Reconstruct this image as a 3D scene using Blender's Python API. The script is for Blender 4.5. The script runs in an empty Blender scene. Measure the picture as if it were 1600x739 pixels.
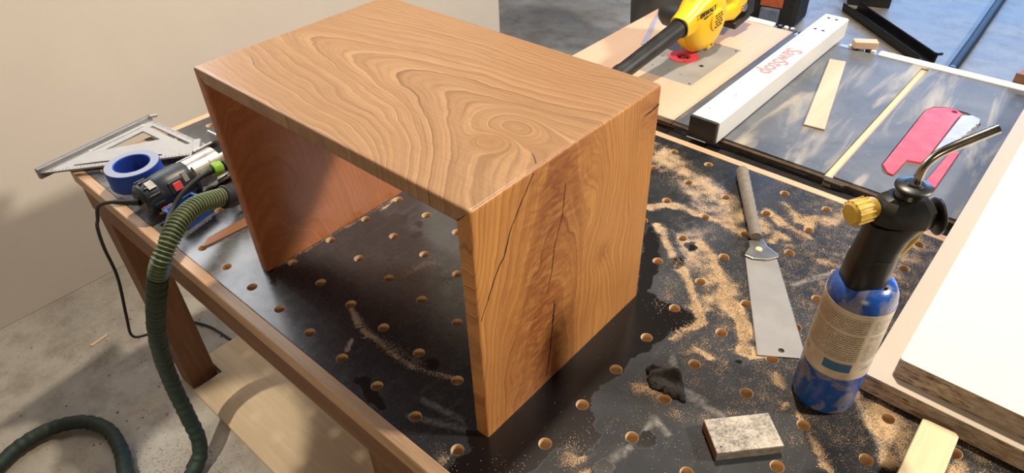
import bpy, bmesh, math, random
import numpy as np
from mathutils import Vector, Matrix, noise as mnoise

random.seed(7); rng = np.random.default_rng(7)
scene = bpy.context.scene
COL = scene.collection

# ------------------------------------------------------------------ camera
cam_d = bpy.data.cameras.new('camera'); cam = bpy.data.objects.new('camera', cam_d); COL.objects.link(cam)
right = Vector((0.751121,0.659586,-0.027608)); up = Vector((-0.396698,0.484387,0.779744)); fwd = Vector((-0.527681,0.574730,-0.625490))
m = Matrix.Identity(4)
for k in range(3):
    m[k][0] = right[k]; m[k][1] = up[k]; m[k][2] = -fwd[k]
m.translation = Vector((0.390443,-0.484328,0.910519))
cam.matrix_world = m
cam_d.sensor_width = 36.0; cam_d.lens = 23.9309; cam_d.clip_start = 0.02; cam_d.clip_end = 60
scene.camera = cam

# ------------------------------------------------------------------ world, lights, exposure
world = bpy.data.worlds.new('world'); scene.world = world; world.use_nodes = True
bg = world.node_tree.nodes['Background']; bg.inputs[0].default_value = (1.0, 0.93, 0.86, 1); bg.inputs[1].default_value = 0.05

def area(name, loc, target, sx, sy, power, color):
    d = bpy.data.lights.new(name, 'AREA'); d.shape = 'RECTANGLE'; d.size = sx; d.size_y = sy; d.energy = power; d.color = color
    o = bpy.data.objects.new(name, d); COL.objects.link(o); o.location = loc
    o.rotation_euler = (Vector(target) - Vector(loc)).to_track_quat('-Z', 'Y').to_euler()
    return o
area('ceiling_lamp_light', (-0.50, 1.35, 3.3), (-0.5, 0.8, 0), 0.14, 0.14, 145, (1.0, 0.87, 0.70))
area('high_window_light', (2.9, 2.2, 2.6), (0.0, 0.4, 0), 0.35, 0.35, 245, (1.0, 0.91, 0.80))
area('open_door_light', (-0.9, 8.0, 1.3), (-0.9, 0.0, -0.3), 4.5, 2.6, 300, (0.24, 0.50, 1.0))
area('side_window_light', (-2.095, 0.06, 1.15), (0.0, 0.06, 1.15), 0.9, 0.95, 17, (0.84, 0.91, 1.0))
area('rear_fill_light', (1.7, -2.3, 1.2), (-0.4, 0.0, 0.1), 0.9, 0.9, 24, (1.0, 0.74, 0.48))  # added warm fill behind the camera, lifts the table's front faces
sd_ = bpy.data.lights.new('patch_spot_light', 'SPOT'); sd_.energy = 420; sd_.color = (1.0, 0.93, 0.82); sd_.spot_size = math.radians(8.5); sd_.spot_blend = 0.3; sd_.shadow_soft_size = 0.03  # added spot that makes the lit patch on floor and shelf
so_ = bpy.data.objects.new('patch_spot_light', sd_); COL.objects.link(so_); so_.location = (-0.30, -1.60, 2.4)
so_.rotation_euler = (Vector((-1.03, -0.22, -0.8)) - Vector(so_.location)).to_track_quat('-Z', 'Y').to_euler()

scene.view_settings.view_transform = 'Standard'
scene.view_settings.look = 'None'
scene.view_settings.gamma = 1.0
scene.view_settings.use_curve_mapping = False
scene.view_settings.exposure = 0.0

# ------------------------------------------------------------------ helpers
def link(o, parent=None):
    COL.objects.link(o)
    if parent is not None: o.parent = parent
    return o

def tag(o, label=None, cat=None, group=None, kind=None):
    if label: o['label'] = label
    if cat: o['category'] = cat
    if group: o['group'] = group
    if kind: o['kind'] = kind
    return o

def empty(name, loc=(0, 0, 0), rz=0.0, label=None, cat=None, group=None):
    o = bpy.data.objects.new(name, None); o.empty_display_size = 0.05
    COL.objects.link(o); o.location = loc; o.rotation_euler = (0, 0, rz)
    return tag(o, label, cat, group)

def off(parent):
    """world-space vertices are given relative to an unrotated parent"""
    return Vector(parent.location) if parent is not None else Vector((0, 0, 0))

def mobj(name, verts, faces, mat, parent=None, smooth=False, world=False, bevel=0.0, seg=2, autosmooth=None):
    if world and parent is not None:
        d = off(parent); verts = [(v[0] - d[0], v[1] - d[1], v[2] - d[2]) for v in verts]
    me = bpy.data.meshes.new(name); me.from_pydata([tuple(v) for v in verts], [], faces); me.validate()
    bm = bmesh.new(); bm.from_mesh(me); bmesh.ops.recalc_face_normals(bm, faces=bm.faces); bm.to_mesh(me); bm.free()
    mats = mat if isinstance(mat, (list, tuple)) else [mat]
    for mm in mats: me.materials.append(mm)
    if smooth: me.shade_smooth()
    o = bpy.data.objects.new(name, me); link(o, parent)
    if bevel > 0:
        b = o.modifiers.new('bevel', 'BEVEL'); b.width = bevel; b.segments = seg; b.limit_method = 'ANGLE'; b.angle_limit = math.radians(40)
    if autosmooth is not None: sharp(me, autosmooth)
    return o

def sharp(me, deg):
    me.shade_smooth()
    bm = bmesh.new(); bm.from_mesh(me); a = math.radians(deg)
    for e in bm.edges:
        if len(e.link_faces) == 2 and e.calc_face_angle(0) > a: e.smooth = False
    bm.to_mesh(me); bm.free()

def boxv(x0, x1, y0, y1, z0, z1):
    v = [(x0, y0, z0), (x1, y0, z0), (x1, y1, z0), (x0, y1, z0), (x0, y0, z1), (x1, y0, z1), (x1, y1, z1), (x0, y1, z1)]
    f = [(0, 3, 2, 1), (4, 5, 6, 7), (0, 1, 5, 4), (1, 2, 6, 5), (2, 3, 7, 6), (3, 0, 4, 7)]
    return v, f

def box(name, x0, x1, y0, y1, z0, z1, mat, parent=None, world=True, bevel=0.001, seg=2):
    v, f = boxv(x0, x1, y0, y1, z0, z1)
    return mobj(name, v, f, mat, parent, world=world, bevel=bevel, seg=seg)

def prism(name, poly, z0, z1, mat, parent=None, world=True, bevel=0.0, seg=2):
    """vertical prism over a simple polygon"""
    n = len(poly)
    v = [(p[0], p[1], z0) for p in poly] + [(p[0], p[1], z1) for p in poly]
    f = [tuple(range(n))[::-1], tuple(range(n, 2 * n))] + [(i, (i + 1) % n, n + (i + 1) % n, n + i) for i in range(n)]
    return mobj(name, v, f, mat, parent, world=world, bevel=bevel, seg=seg)

def lathe(name, prof, mat, parent=None, n=40, axis='Z', origin=(0, 0, 0), closed=False, deg=35, mats_fn=None):
    """revolve (r, h) profile; local coordinates"""
    v = []; f = []
    for (r, h) in prof:
        for k in range(n):
            a = 2 * math.pi * k / n
            c, s = r * math.cos(a), r * math.sin(a)
            p = {'Z': (c, s, h), 'X': (h, c, s), 'Y': (s, h, c)}[axis]
            v.append((p[0] + origin[0], p[1] + origin[1], p[2] + origin[2]))
    m = len(prof)
    for i in range(m - 1 if not closed else m):
        j = (i + 1) % m
        for k in range(n):
            l = (k + 1) % n
            f.append((i * n + k, i * n + l, j * n + l, j * n + k))
    if not closed:
        f.append(tuple(range(n))[::-1]); f.append(tuple(range((m - 1) * n, m * n)))
    o = mobj(name, v, f, mat, parent)
    sharp(o.data, deg)
    return o

def catmull(pts, per=10):
    P = [Vector(p) for p in pts]; P = [P[0] * 2 - P[1]] + P + [P[-1] * 2 - P[-2]]
    out = []
    for i in range(1, len(P) - 2):
        a, b, c, d = P[i - 1:i + 3]
        for k in range(per):
            t = k / per
            out.append(0.5 * ((2 * b) + (c - a) * t + (2 * a - 5 * b + 4 * c - d) * t * t + (3 * b - a - 3 * c + d) * t ** 3))
    out.append(P[-2])
    return out

def tube(name, pts, rad, mat, parent=None, n=14, world=True, smooth=True, cap=True):
    """sweep a circle along pts; rad number or list"""
    pts = [Vector(p) for p in pts]; m = len(pts)
    rads = rad if isinstance(rad, (list, tuple)) else [rad] * m
    v = []; f = []
    t0 = (pts[1] - pts[0]).normalized()
    nrm = t0.orthogonal().normalized()
    for i in range(m):
        t = (pts[min(i + 1, m - 1)] - pts[max(i - 1, 0)]).normalized()
        nrm = (nrm - t * nrm.dot(t)).normalized(); bn = t.cross(nrm)
        for k in range(n):
            a = 2 * math.pi * k / n
            v.append(pts[i] + (nrm * math.cos(a) + bn * math.sin(a)) * rads[i])
    for i in range(m - 1):
        for k in range(n):
            l = (k + 1) % n
            f.append((i * n + k, i * n + l, (i + 1) * n + l, (i + 1) * n + k))
    if cap:
        f.append(tuple(range(n))[::-1]); f.append(tuple(range((m - 1) * n, m * n)))
    o = mobj(name, v, f, mat, parent, world=world)
    if smooth: sharp(o.data, 50)
    return o

def plate(name, outer, holes, z0, z1, mat, parent=None, bevel=0.0):
    """flat plate with any number of cut-outs, world xy"""
    cu = bpy.data.curves.new(name, 'CURVE'); cu.dimensions = '2D'; cu.fill_mode = 'BOTH'; cu.extrude = (z1 - z0) / 2; cu.bevel_depth = bevel
    d = off(parent)
    for poly in [outer] + list(holes):
        s = cu.splines.new('POLY'); s.points.add(len(poly) - 1); s.use_cyclic_u = True
        for p, q in zip(s.points, poly): p.co = (q[0] - d[0], q[1] - d[1], 0, 1)
    tmp = bpy.data.objects.new(name + '_c', cu); COL.objects.link(tmp)
    bpy.context.view_layer.update()
    me = bpy.data.meshes.new_from_object(tmp.evaluated_get(bpy.context.evaluated_depsgraph_get()))
    bpy.data.objects.remove(tmp); bpy.data.curves.remove(cu)
    me.materials.clear(); me.materials.append(mat); me.name = name
    for v in me.vertices: v.co.z += (z0 + z1) / 2 - d[2]
    o = bpy.data.objects.new(name, me); return link(o, parent)

def textmesh(name, body, size, mat, parent=None, depth=0.0004, matrix=None, sx=1.0, bold=0.0):
    cu = bpy.data.curves.new(name, 'FONT'); cu.body = body; cu.size = size; cu.extrude = depth; cu.align_x = 'CENTER'; cu.align_y = 'CENTER'; cu.offset = bold
    tmp = bpy.data.objects.new(name + '_t', cu); COL.objects.link(tmp); bpy.context.view_layer.update()
    me = bpy.data.meshes.new_from_object(tmp.evaluated_get(bpy.context.evaluated_depsgraph_get()))
    bpy.data.objects.remove(tmp); bpy.data.curves.remove(cu)
    me.materials.clear(); me.materials.append(mat); me.name = name
    o = bpy.data.objects.new(name, me); link(o, parent)
    if matrix is not None: o.matrix_local = matrix @ Matrix.Diagonal((sx, 1, 1, 1))
    return o

def circ(cx, cy, r, n=24, a0=0.0):
    return [(cx + r * math.cos(a0 + 2 * math.pi * k / n), cy + r * math.sin(a0 + 2 * math.pi * k / n)) for k in range(n)]

# ------------------------------------------------------------------ materials
class NT:
    def __init__(s, name):
        s.m = bpy.data.materials.new(name); s.m.use_nodes = True; s.t = s.m.node_tree; s.n = s.t.nodes; s.l = s.t.links
        s.b = s.n['Principled BSDF']
    def add(s, typ, **kw):
        x = s.n.new(typ)
        for k, v in kw.items():
            if k.startswith('i_'):
                key = k[2:]; key = int(key) if key.isdigit() else key.replace('_', ' ')
                if hasattr(v, 'is_output') or isinstance(v, bpy.types.NodeSocket): s.l.new(v, x.inputs[key])
                else: x.inputs[key].default_value = v
            else: setattr(x, k, v)
        return x
    def math(s, op, a, b=None, clamp=False, c=None):
        x = s.n.new('ShaderNodeMath'); x.operation = op; x.use_clamp = clamp
        for i, v in enumerate((a, b, c)):
            if v is None: continue
            if isinstance(v, bpy.types.NodeSocket): s.l.new(v, x.inputs[i])
            else: x.inputs[i].default_value = v
        return x.outputs[0]
    def mix(s, fac, a, b):
        x = s.n.new('ShaderNodeMix'); x.data_type = 'RGBA'
        for i, v in ((0, fac), (6, a), (7, b)):
            if isinstance(v, bpy.types.NodeSocket): s.l.new(v, x.inputs[i])
            else: x.inputs[i].default_value = (*v, 1) if isinstance(v, tuple) and len(v) == 3 else v
        return x.outputs[2]
    def ramp(s, fac, stops):
        x = s.n.new('ShaderNodeValToRGB'); e = x.color_ramp.elements
        while len(e) < len(stops): e.new(0.5)
        for el, (p, c) in zip(e, stops):
            el.position = p; el.color = (c, c, c, 1) if isinstance(c, (int, float)) else (*c, 1)
        s.l.new(fac, x.inputs[0]); return x.outputs[0]
    def coord(s, kind='Object', scale=(1, 1, 1), rot=(0, 0, 0)):
        c = s.n.new('ShaderNodeTexCoord'); mp = s.n.new('ShaderNodeMapping'); mp.inputs['Scale'].default_value = scale; mp.inputs['Rotation'].default_value = rot
        s.l.new(c.outputs[kind], mp.inputs[0]); return mp.outputs[0]
    def noise(s, vec, scale, detail=3, rough=0.55, dist=0.0):
        x = s.n.new('ShaderNodeTexNoise'); x.inputs['Scale'].default_value = scale; x.inputs['Detail'].default_value = detail
        x.inputs['Roughness'].default_value = rough; x.inputs['Distortion'].default_value = dist
        if vec is not None: s.l.new(vec, x.inputs['Vector'])
        return x.outputs[0]
    def attr(s, name):
        x = s.n.new('ShaderNodeAttribute'); x.attribute_name = name; return x.outputs['Fac']
    def bump(s, h, strength=0.3, dist=0.001):
        x = s.n.new('ShaderNodeBump'); x.inputs['Strength'].default_value = strength; x.inputs['Distance'].default_value = dist
        s.l.new(h, x.inputs['Height']); s.l.new(x.outputs[0], s.b.inputs['Normal'])
    def out(s, color=None, rough=None, metal=None, spec=None):
        for key, v in (('Base Color', color), ('Roughness', rough), ('Metallic', metal), ('Specular IOR Level', spec)):
            if v is None: continue
            if isinstance(v, bpy.types.NodeSocket): s.l.new(v, s.b.inputs[key])
            else: s.b.inputs[key].default_value = (*v, 1) if isinstance(v, tuple) else v
        return s.m

def plain(name, col, rough=0.5, metal=0.0, var=0.15, scale=40, bump=0.0, col2=None, spec=0.5):
    t = NT(name); co = t.coord(); nz = t.noise(co, scale, 4)
    c2 = col2 if col2 else tuple(max(0, c * (1 - var * 2)) for c in col)
    f = t.ramp(nz, [(0.3, 0.0), (0.7, 1.0)])
    r = t.math('ADD', t.math('MULTIPLY', nz, 0.2), rough - 0.1, clamp=True)
    if bump > 0: t.bump(nz, bump, 0.0006)
    return t.out(t.mix(f, c2, col), r, metal, spec)

def wood(name, ca, cb, axis='X', scale=1.0, rough=0.5, ring=18, bump=0.12):
    """plain sawn timber, grain along the axis"""
    t = NT(name); st = {'X': (0.06, 1, 1), 'Y': (1, 0.06, 1), 'Z': (1, 1, 0.06)}[axis]
    co = t.coord(scale=tuple(scale * c for c in st)); a = t.noise(co, ring * 2.2, 3, 0.5, 0.6); b = t.noise(co, 260, 2)
    f = t.math('ADD', t.math('MULTIPLY', a, 0.75), t.math('MULTIPLY', b, 0.3))
    f = t.ramp(f, [(0.32, 0.0), (0.7, 1.0)]); t.bump(b, bump, 0.0005)
    return t.out(t.mix(f, ca, cb), rough, 0, 0.4)
M = {}
M['oak'] = wood('edge_timber', (0.38, 0.22, 0.115), (0.62, 0.41, 0.25), 'X', rough=0.45)
M['oak_y'] = wood('edge_timber_across', (0.38, 0.22, 0.115), (0.62, 0.41, 0.25), 'Y', rough=0.45)
M['apron'] = wood('apron_timber', (0.15, 0.065, 0.028), (0.24, 0.115, 0.05), 'X', rough=0.55)
M['leg'] = wood('leg_timber', (0.13, 0.055, 0.025), (0.21, 0.095, 0.042), 'Z', rough=0.55)
M['pine'] = wood('pine_timber', (0.52, 0.42, 0.25), (0.63, 0.53, 0.34), 'Y', scale=0.7, rough=0.5)
M['mdf'] = plain('hole_wall_board', (0.68, 0.47, 0.27), 0.8, var=0.12, scale=90)
M['black_plastic'] = plain('black_plastic', (0.018, 0.018, 0.019), 0.42, var=0.2, scale=30)
M['black_rubber'] = plain('black_rubber', (0.012, 0.012, 0.013), 0.6, var=0.15)
M['black_metal'] = plain('black_painted_steel', (0.016, 0.015, 0.015), 0.4, var=0.3, scale=20)
M['steel'] = plain('bare_steel', (0.55, 0.54, 0.52), 0.3, 0.95, var=0.12, scale=25)
M['cast'] = plain('cast_aluminium', (0.55, 0.53, 0.50), 0.42, 0.8, var=0.12, scale=60)
M['white_paint'] = plain('white_powder_coat', (0.66, 0.66, 0.63), 0.45, var=0.03, scale=8)
M['yellow'] = plain('yellow_plastic', (0.85, 0.52, 0.015), 0.35, var=0.04, scale=10)
M['mustard'] = plain('mustard_plastic', (0.62, 0.40, 0.06), 0.45, var=0.12, scale=60)
M['red'] = plain('red_plastic', (0.75, 0.045, 0.065), 0.45, var=0.06, scale=25, col2=(0.70, 0.09, 0.10))
M['blue_plastic'] = plain('blue_plastic', (0.025, 0.095, 0.42), 0.4, var=0.12, scale=40)
M['dark'] = plain('dark_recess', (0.006, 0.006, 0.006), 0.8, var=0.1)
M['navy'] = plain('navy_plastic', (0.022, 0.034, 0.048), 0.42, var=0.25, scale=35)
M['lime'] = plain('lime_rubber', (0.25, 0.52, 0.03), 0.5, var=0.1)
M['white_print'] = plain('white_print', (0.75, 0.75, 0.75), 0.5, var=0.02)
M['red_print'] = plain('red_print', (0.80, 0.22, 0.18), 0.5, var=0.1, scale=60)
M['black_print'] = plain('black_print', (0.02, 0.02, 0.02), 0.5, var=0.05)
M['ply'] = wood('plywood_face', (0.60, 0.385, 0.22), (0.72, 0.50, 0.32), 'Y', scale=0.5, rough=0.55)
M['offcut'] = wood('pale_offcut', (0.52, 0.35, 0.235), (0.60, 0.43, 0.31), 'Y', scale=0.5, rough=0.6)
M['crack'] = plain('black_crack_filler', (0.008, 0.006, 0.005), 0.6, var=0.1)

# ------------------------------------------------------------------ the setting
def concrete():
    t = NT('dusty_concrete'); co = t.coord()
    big = t.noise(co, 1.6, 5, 0.6, 0.4); mid = t.noise(co, 9, 5, 0.65); fine = t.noise(co, 70, 4, 0.7); sp = t.noise(co, 230, 1)
    c = t.mix(t.ramp(big, [(0.35, 0.0), (0.65, 1.0)]), (0.25, 0.23, 0.19), (0.40, 0.37, 0.315))
    c = t.mix(t.ramp(mid, [(0.45, 0.0), (0.7, 0.75)]), c, (0.18, 0.15, 0.12))
    c = t.mix(t.ramp(fine, [(0.56, 0.0), (0.72, 0.6)]), c, (0.50, 0.40, 0.27))
    c = t.mix(t.ramp(sp, [(0.70, 0.0), (0.76, 0.8)]), c, (0.62, 0.50, 0.34))
    t.bump(mid, 0.25, 0.004)
    return t.out(c, t.math('ADD', t.math('MULTIPLY', big, 0.3), 0.35), 0, 0.45)
M['concrete'] = concrete()
FZ = -0.8
fl = box('floor', -6, 6, -4, 10, FZ - 0.1, FZ, M['concrete'], bevel=0); tag(fl, 'grey dusty concrete workshop floor', kind='structure')
M['wall'] = plain('beige_wall_board', (0.565, 0.50, 0.415), 0.6, var=0.03, scale=3, bump=0.02)
wl = box('wall_left', -2.25, -2.106, -4, 2.195, FZ, 2.6, M['wall'], bevel=0.002); tag(wl, 'smooth beige wall behind the end of the workbench', kind='structure')

# ------------------------------------------------------------------ workbench
WET = [[(-0.0744, -0.0463), (-0.0749, 0.3662), (-0.1845, 0.5811), (-0.1354, 0.5437), (-0.0794, 0.4631), (-0.0638, 0.3915), (-0.0235, 0.3906), (0.0307, 0.3958), (0.0459, 0.3784), (0.0327, 0.3465), (0.0263, 0.3087), (0.0215, 0.2575), (0.0075, 0.2305), (0.0111, 0.1747), (0.0005, 0.1307), (0.0154, 0.0961), (0.0563, 0.0672), (0.06, 0.0401), (0.0531, 0.0167), (0.0192, 0.0207), (0.0195, -0.0175), (0.0172, -0.0466), (0.0089, -0.088), (-0.0202, -0.1523), (-0.0701, -0.1551), (-0.0884, -0.1074), (-0.079, -0.0848), (-0.1111, -0.0618)], [(0.0962, 0.0963), (0.102, 0.1181), (0.1215, 0.1223), (0.1317, 0.1097), (0.1261, 0.0931), (0.1117, 0.0869)], [(0.0744, 0.0203), (0.0827, 0.0418), (0.1019, 0.0394), (0.1065, 0.0194), (0.0925, 0.0034)], [(-0.0771, 0.5031), (-0.0663, 0.5198), (-0.0531, 0.5049), (-0.056, 0.4874)], [(-0.0791, 0.5624), (-0.0721, 0.5764), (-0.0576, 0.5666), (-0.0625, 0.5492)], [(-0.6351, 0.1458), (-0.6226, 0.1675), (-0.5958, 0.1666), (-0.5819, 0.1444), (-0.6031, 0.127)], [(-0.6392, 0.2252), (-0.6381, 0.2507), (-0.6061, 0.2644), (-0.5858, 0.2386), (-0.611, 0.2122)], [(-0.5559, 0.2192), (-0.5514, 0.2432), (-0.5284, 0.2389), (-0.5261, 0.2181), (-0.5443, 0.2088)], [(-0.5761, 0.2526), (-0.5697, 0.2697), (-0.5505, 0.2557), (-0.5602, 0.2418)], [(-0.6133, 0.1867), (-0.607, 0.1977), (-0.591, 0.1877), (-0.5962, 0.1777)], [(-0.596, 0.111), (-0.5867, 0.124), (-0.5714, 0.115), (-0.584, 0.1047)], [(-0.5339, 0.1353), (-0.5266, 0.1465), (-0.5142, 0.1357), (-0.5244, 0.1272)], [(-0.622, 0.106), (-0.6138, 0.1183), (-0.6036, 0.1102), (-0.6124, 0.1002)], [(-0.2699, -0.0052), (-0.2607, 0.0139), (-0.2373, 0.0069), (-0.2389, -0.013), (-0.2543, -0.0167)], [(-0.7093, -0.0561), (-0.6887, -0.0391), (-0.6611, -0.0467), (-0.6367, -0.0658), (-0.6702, -0.0617)], [(-0.3286, -0.1102), (-0.3164, -0.0963), (-0.2747, -0.1057), (-0.2398, -0.1187), (-0.2514, -0.1252), (-0.286, -0.1238)], [(0.1388, 0.3366), (0.1445, 0.3488), (0.1548, 0.3425), (0.1504, 0.3277)], [(0.1101, 1.0103), (0.1112, 1.0112), (0.1121, 1.0086)], [(0.156, 0.3214), (0.1613, 0.3295), (0.1664, 0.3193), (0.1622, 0.3139)]]
DUST = [([(-0.3194, 0.8461), (-0.2416, 0.8071), (-0.1566, 0.7777), (-0.0534, 0.7331), (0.0069, 0.7169)], 0.045, 0.62), ([(-0.2699, 0.8099), (-0.1552, 0.7456), (-0.0479, 0.6927)], 0.06, 0.5), ([(-0.2066, 0.6238), (-0.1826, 0.6653), (-0.1293, 0.6713), (-0.0831, 0.6728), (-0.0092, 0.6751)], 0.012, 0.95), ([(-0.0893, 0.6012), (-0.013, 0.5178), (0.0428, 0.4914), (0.0545, 0.4441), (0.0404, 0.4213)], 0.06, 0.55), ([(-0.1568, 0.5832), (-0.0823, 0.5118), (-0.0183, 0.4646), (0.025, 0.4129), (0.0566, 0.3873), (0.0486, 0.3598), (0.0352, 0.3201)], 0.011, 1.0), ([(-0.0577, 0.5854), (-0.0126, 0.5562), (0.0341, 0.5079), (0.0511, 0.4706), (0.082, 0.4669), (0.1293, 0.4106), (0.1424, 0.372), (0.1751, 0.3782)], 0.012, 1.0), ([(0.0683, 0.4555), (0.1103, 0.4362), (0.1406, 0.4)], 0.02, 0.8), ([(0.1424, 0.372), (0.1598, 0.3731), (0.186, 0.3798)], 0.01, 1.0), ([(0.0005, 0.777), (0.0717, 0.747), (0.1032, 0.7448)], 0.01, 0.85), ([(0.0173, 0.8215), (0.0684, 0.7875), (0.0901, 0.82), (0.0931, 0.7788)], 0.012, 0.85), ([(0.1209, 0.8304), (0.1439, 0.8788), (0.1503, 0.899)], 0.03, 0.6), ([(0.0496, 0.687), (0.0505, 0.7156), (0.0672, 0.7097)], 0.012, 0.8), ([(0.0888, 0.6921), (0.1634, 0.6883), (0.1997, 0.6931)], 0.014, 0.6), ([(0.107, 0.3232), (0.0784, 0.3186), (0.0666, 0.2952)], 0.008, 0.8), ([(0.0476, 0.1737), (0.0579, 0.1963), (0.0854, 0.1918)], 0.02, 0.5), ([(0.0366, -0.0016), (0.0338, 0.018), (0.0416, 0.032)], 0.02, 0.7), ([(0.0701, -0.0059), (0.0863, 0.012)], 0.012, 0.6), ([(0.116, 0.1809), (0.1612, 0.2027), (0.1902, 0.2113)], 0.03, 0.35), ([(0.1458, 0.2736), (0.1941, 0.2466), (0.2274, 0.2911)], 0.08, 0.3), ([(0.2154, 0.3532), (0.2269, 0.3451)], 0.008, 0.95), ([(0.2523, 0.2956), (0.252, 0.3084)], 0.006, 0.95), ([(0.2796, 0.3056), (0.2853, 0.2993)], 0.005, 0.95), ([(0.3003, 0.2733), (0.3146, 0.2703), (0.3365, 0.2523), (0.352, 0.2373)], 0.006, 0.7), ([(0.3257, 0.3988), (0.3569, 0.3676), (0.3956, 0.3388), (0.4119, 0.309)], 0.014, 0.75), ([(0.3679, 0.393), (0.3971, 0.3779), (0.414, 0.3395)], 0.035, 0.72), ([(0.439, 0.332), (0.4933, 0.357)], 0.05, 0.5), ([(-0.4692, -0.0061), (-0.3984, -0.0249), (-0.3432, -0.0336), (-0.278, -0.031), (-0.2303, -0.0151), (-0.1939, 0.0028)], 0.006, 0.75), ([(-0.37, -0.0259), (-0.3221, -0.0218), (-0.263, -0.0147)], 0.012, 0.35), ([(-0.4677, 0.1055), (-0.4565, 0.1472), (-0.4466, 0.1913)], 0.016, 0.45), ([(-0.3963, -0.078), (-0.4053, -0.0594)], 0.004, 0.95), ([(-0.3898, -0.0424), (-0.3932, -0.0247)], 0.004, 0.9), ([(-0.6887, -0.0391), (-0.684, 0.0442), (-0.6827, 0.1447), (-0.681, 0.2861)], 0.005, 0.7), ([(-0.3915, 0.1563), (-0.399, 0.1996)], 0.02, 0.3), ([(-0.0616, 0.453), (-0.0234, 0.4134), (-0.0237, 0.3681)], 0.02, 0.35), ([(-0.3361, 0.8134), (-0.2957, 0.8078)], 0.05, 0.4), ([(-0.0836, 0.9057), (0.0242, 0.891), (0.1246, 0.8934)], 0.05, 0.25), ([(0.2823, 0.7368), (0.2898, 0.8704)], 0.05, 0.45), ([(0.2934, 0.6313), (0.2977, 0.7256)], 0.04, 0.35), ([(0.0768, 0.1478), (0.0646, 0.059)], 0.05, 0.18), ([(0.1173, 0.1498), (0.1754, 0.1378)], 0.07, 0.18), ([(0.2966, 0.366), (0.3303, 0.3452)], 0.06, 0.25), ([(-0.023, -0.0807), (0.0083, -0.0583)], 0.03, 0.3), ([(-0.0998, -0.1127), (-0.0891, -0.1367)], 0.03, 0.5)]
LINES = [[(0.1097, 0.0971), (0.1021, 0.1497), (0.1374, 0.1357)], [(0.0976, 0.0457), (0.1035, 0.0799)], [(0.089, 0.2259), (0.1458, 0.2307)], [(0.1054, 0.2188), (0.1844, 0.2223)], [(-0.1998, -0.1014), (-0.1096, -0.0605)], [(-0.2074, -0.0662), (-0.1319, -0.0523)], [(0.06, 0.2744), (0.0988, 0.2341)], [(-0.0154, 0.29), (-0.042, 0.3529)], [(0.1285, 0.5166), (0.0977, 0.5137)], [(0.1421, 0.5853), (0.1997, 0.6931)], [(0.3065, 0.4085), (0.4104, 0.3078)]]

def seg_dist(P, a, b):
    a = np.array(a); b = np.array(b); d = b - a; L = (d * d).sum() + 1e-12
    t = np.clip(((P - a) @ d) / L, 0, 1); q = a + t[:, None] * d
    return np.hypot(P[:, 0] - q[:, 0], P[:, 1] - q[:, 1])
def poly_sdf(P, poly):
    n = len(poly); dist = np.full(len(P), 9.0); ins = np.zeros(len(P), bool)
    for i in range(n):
        a, b = poly[i], poly[(i + 1) % n]
        dist = np.minimum(dist, seg_dist(P, a, b))
        cond = ((a[1] > P[:, 1]) != (b[1] > P[:, 1]))
        xi = (b[0] - a[0]) * (P[:, 1] - a[1]) / ((b[1] - a[1]) or 1e-9) + a[0]
        ins ^= cond & (P[:, 0] < xi)
    return np.where(ins, -dist, dist)

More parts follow.
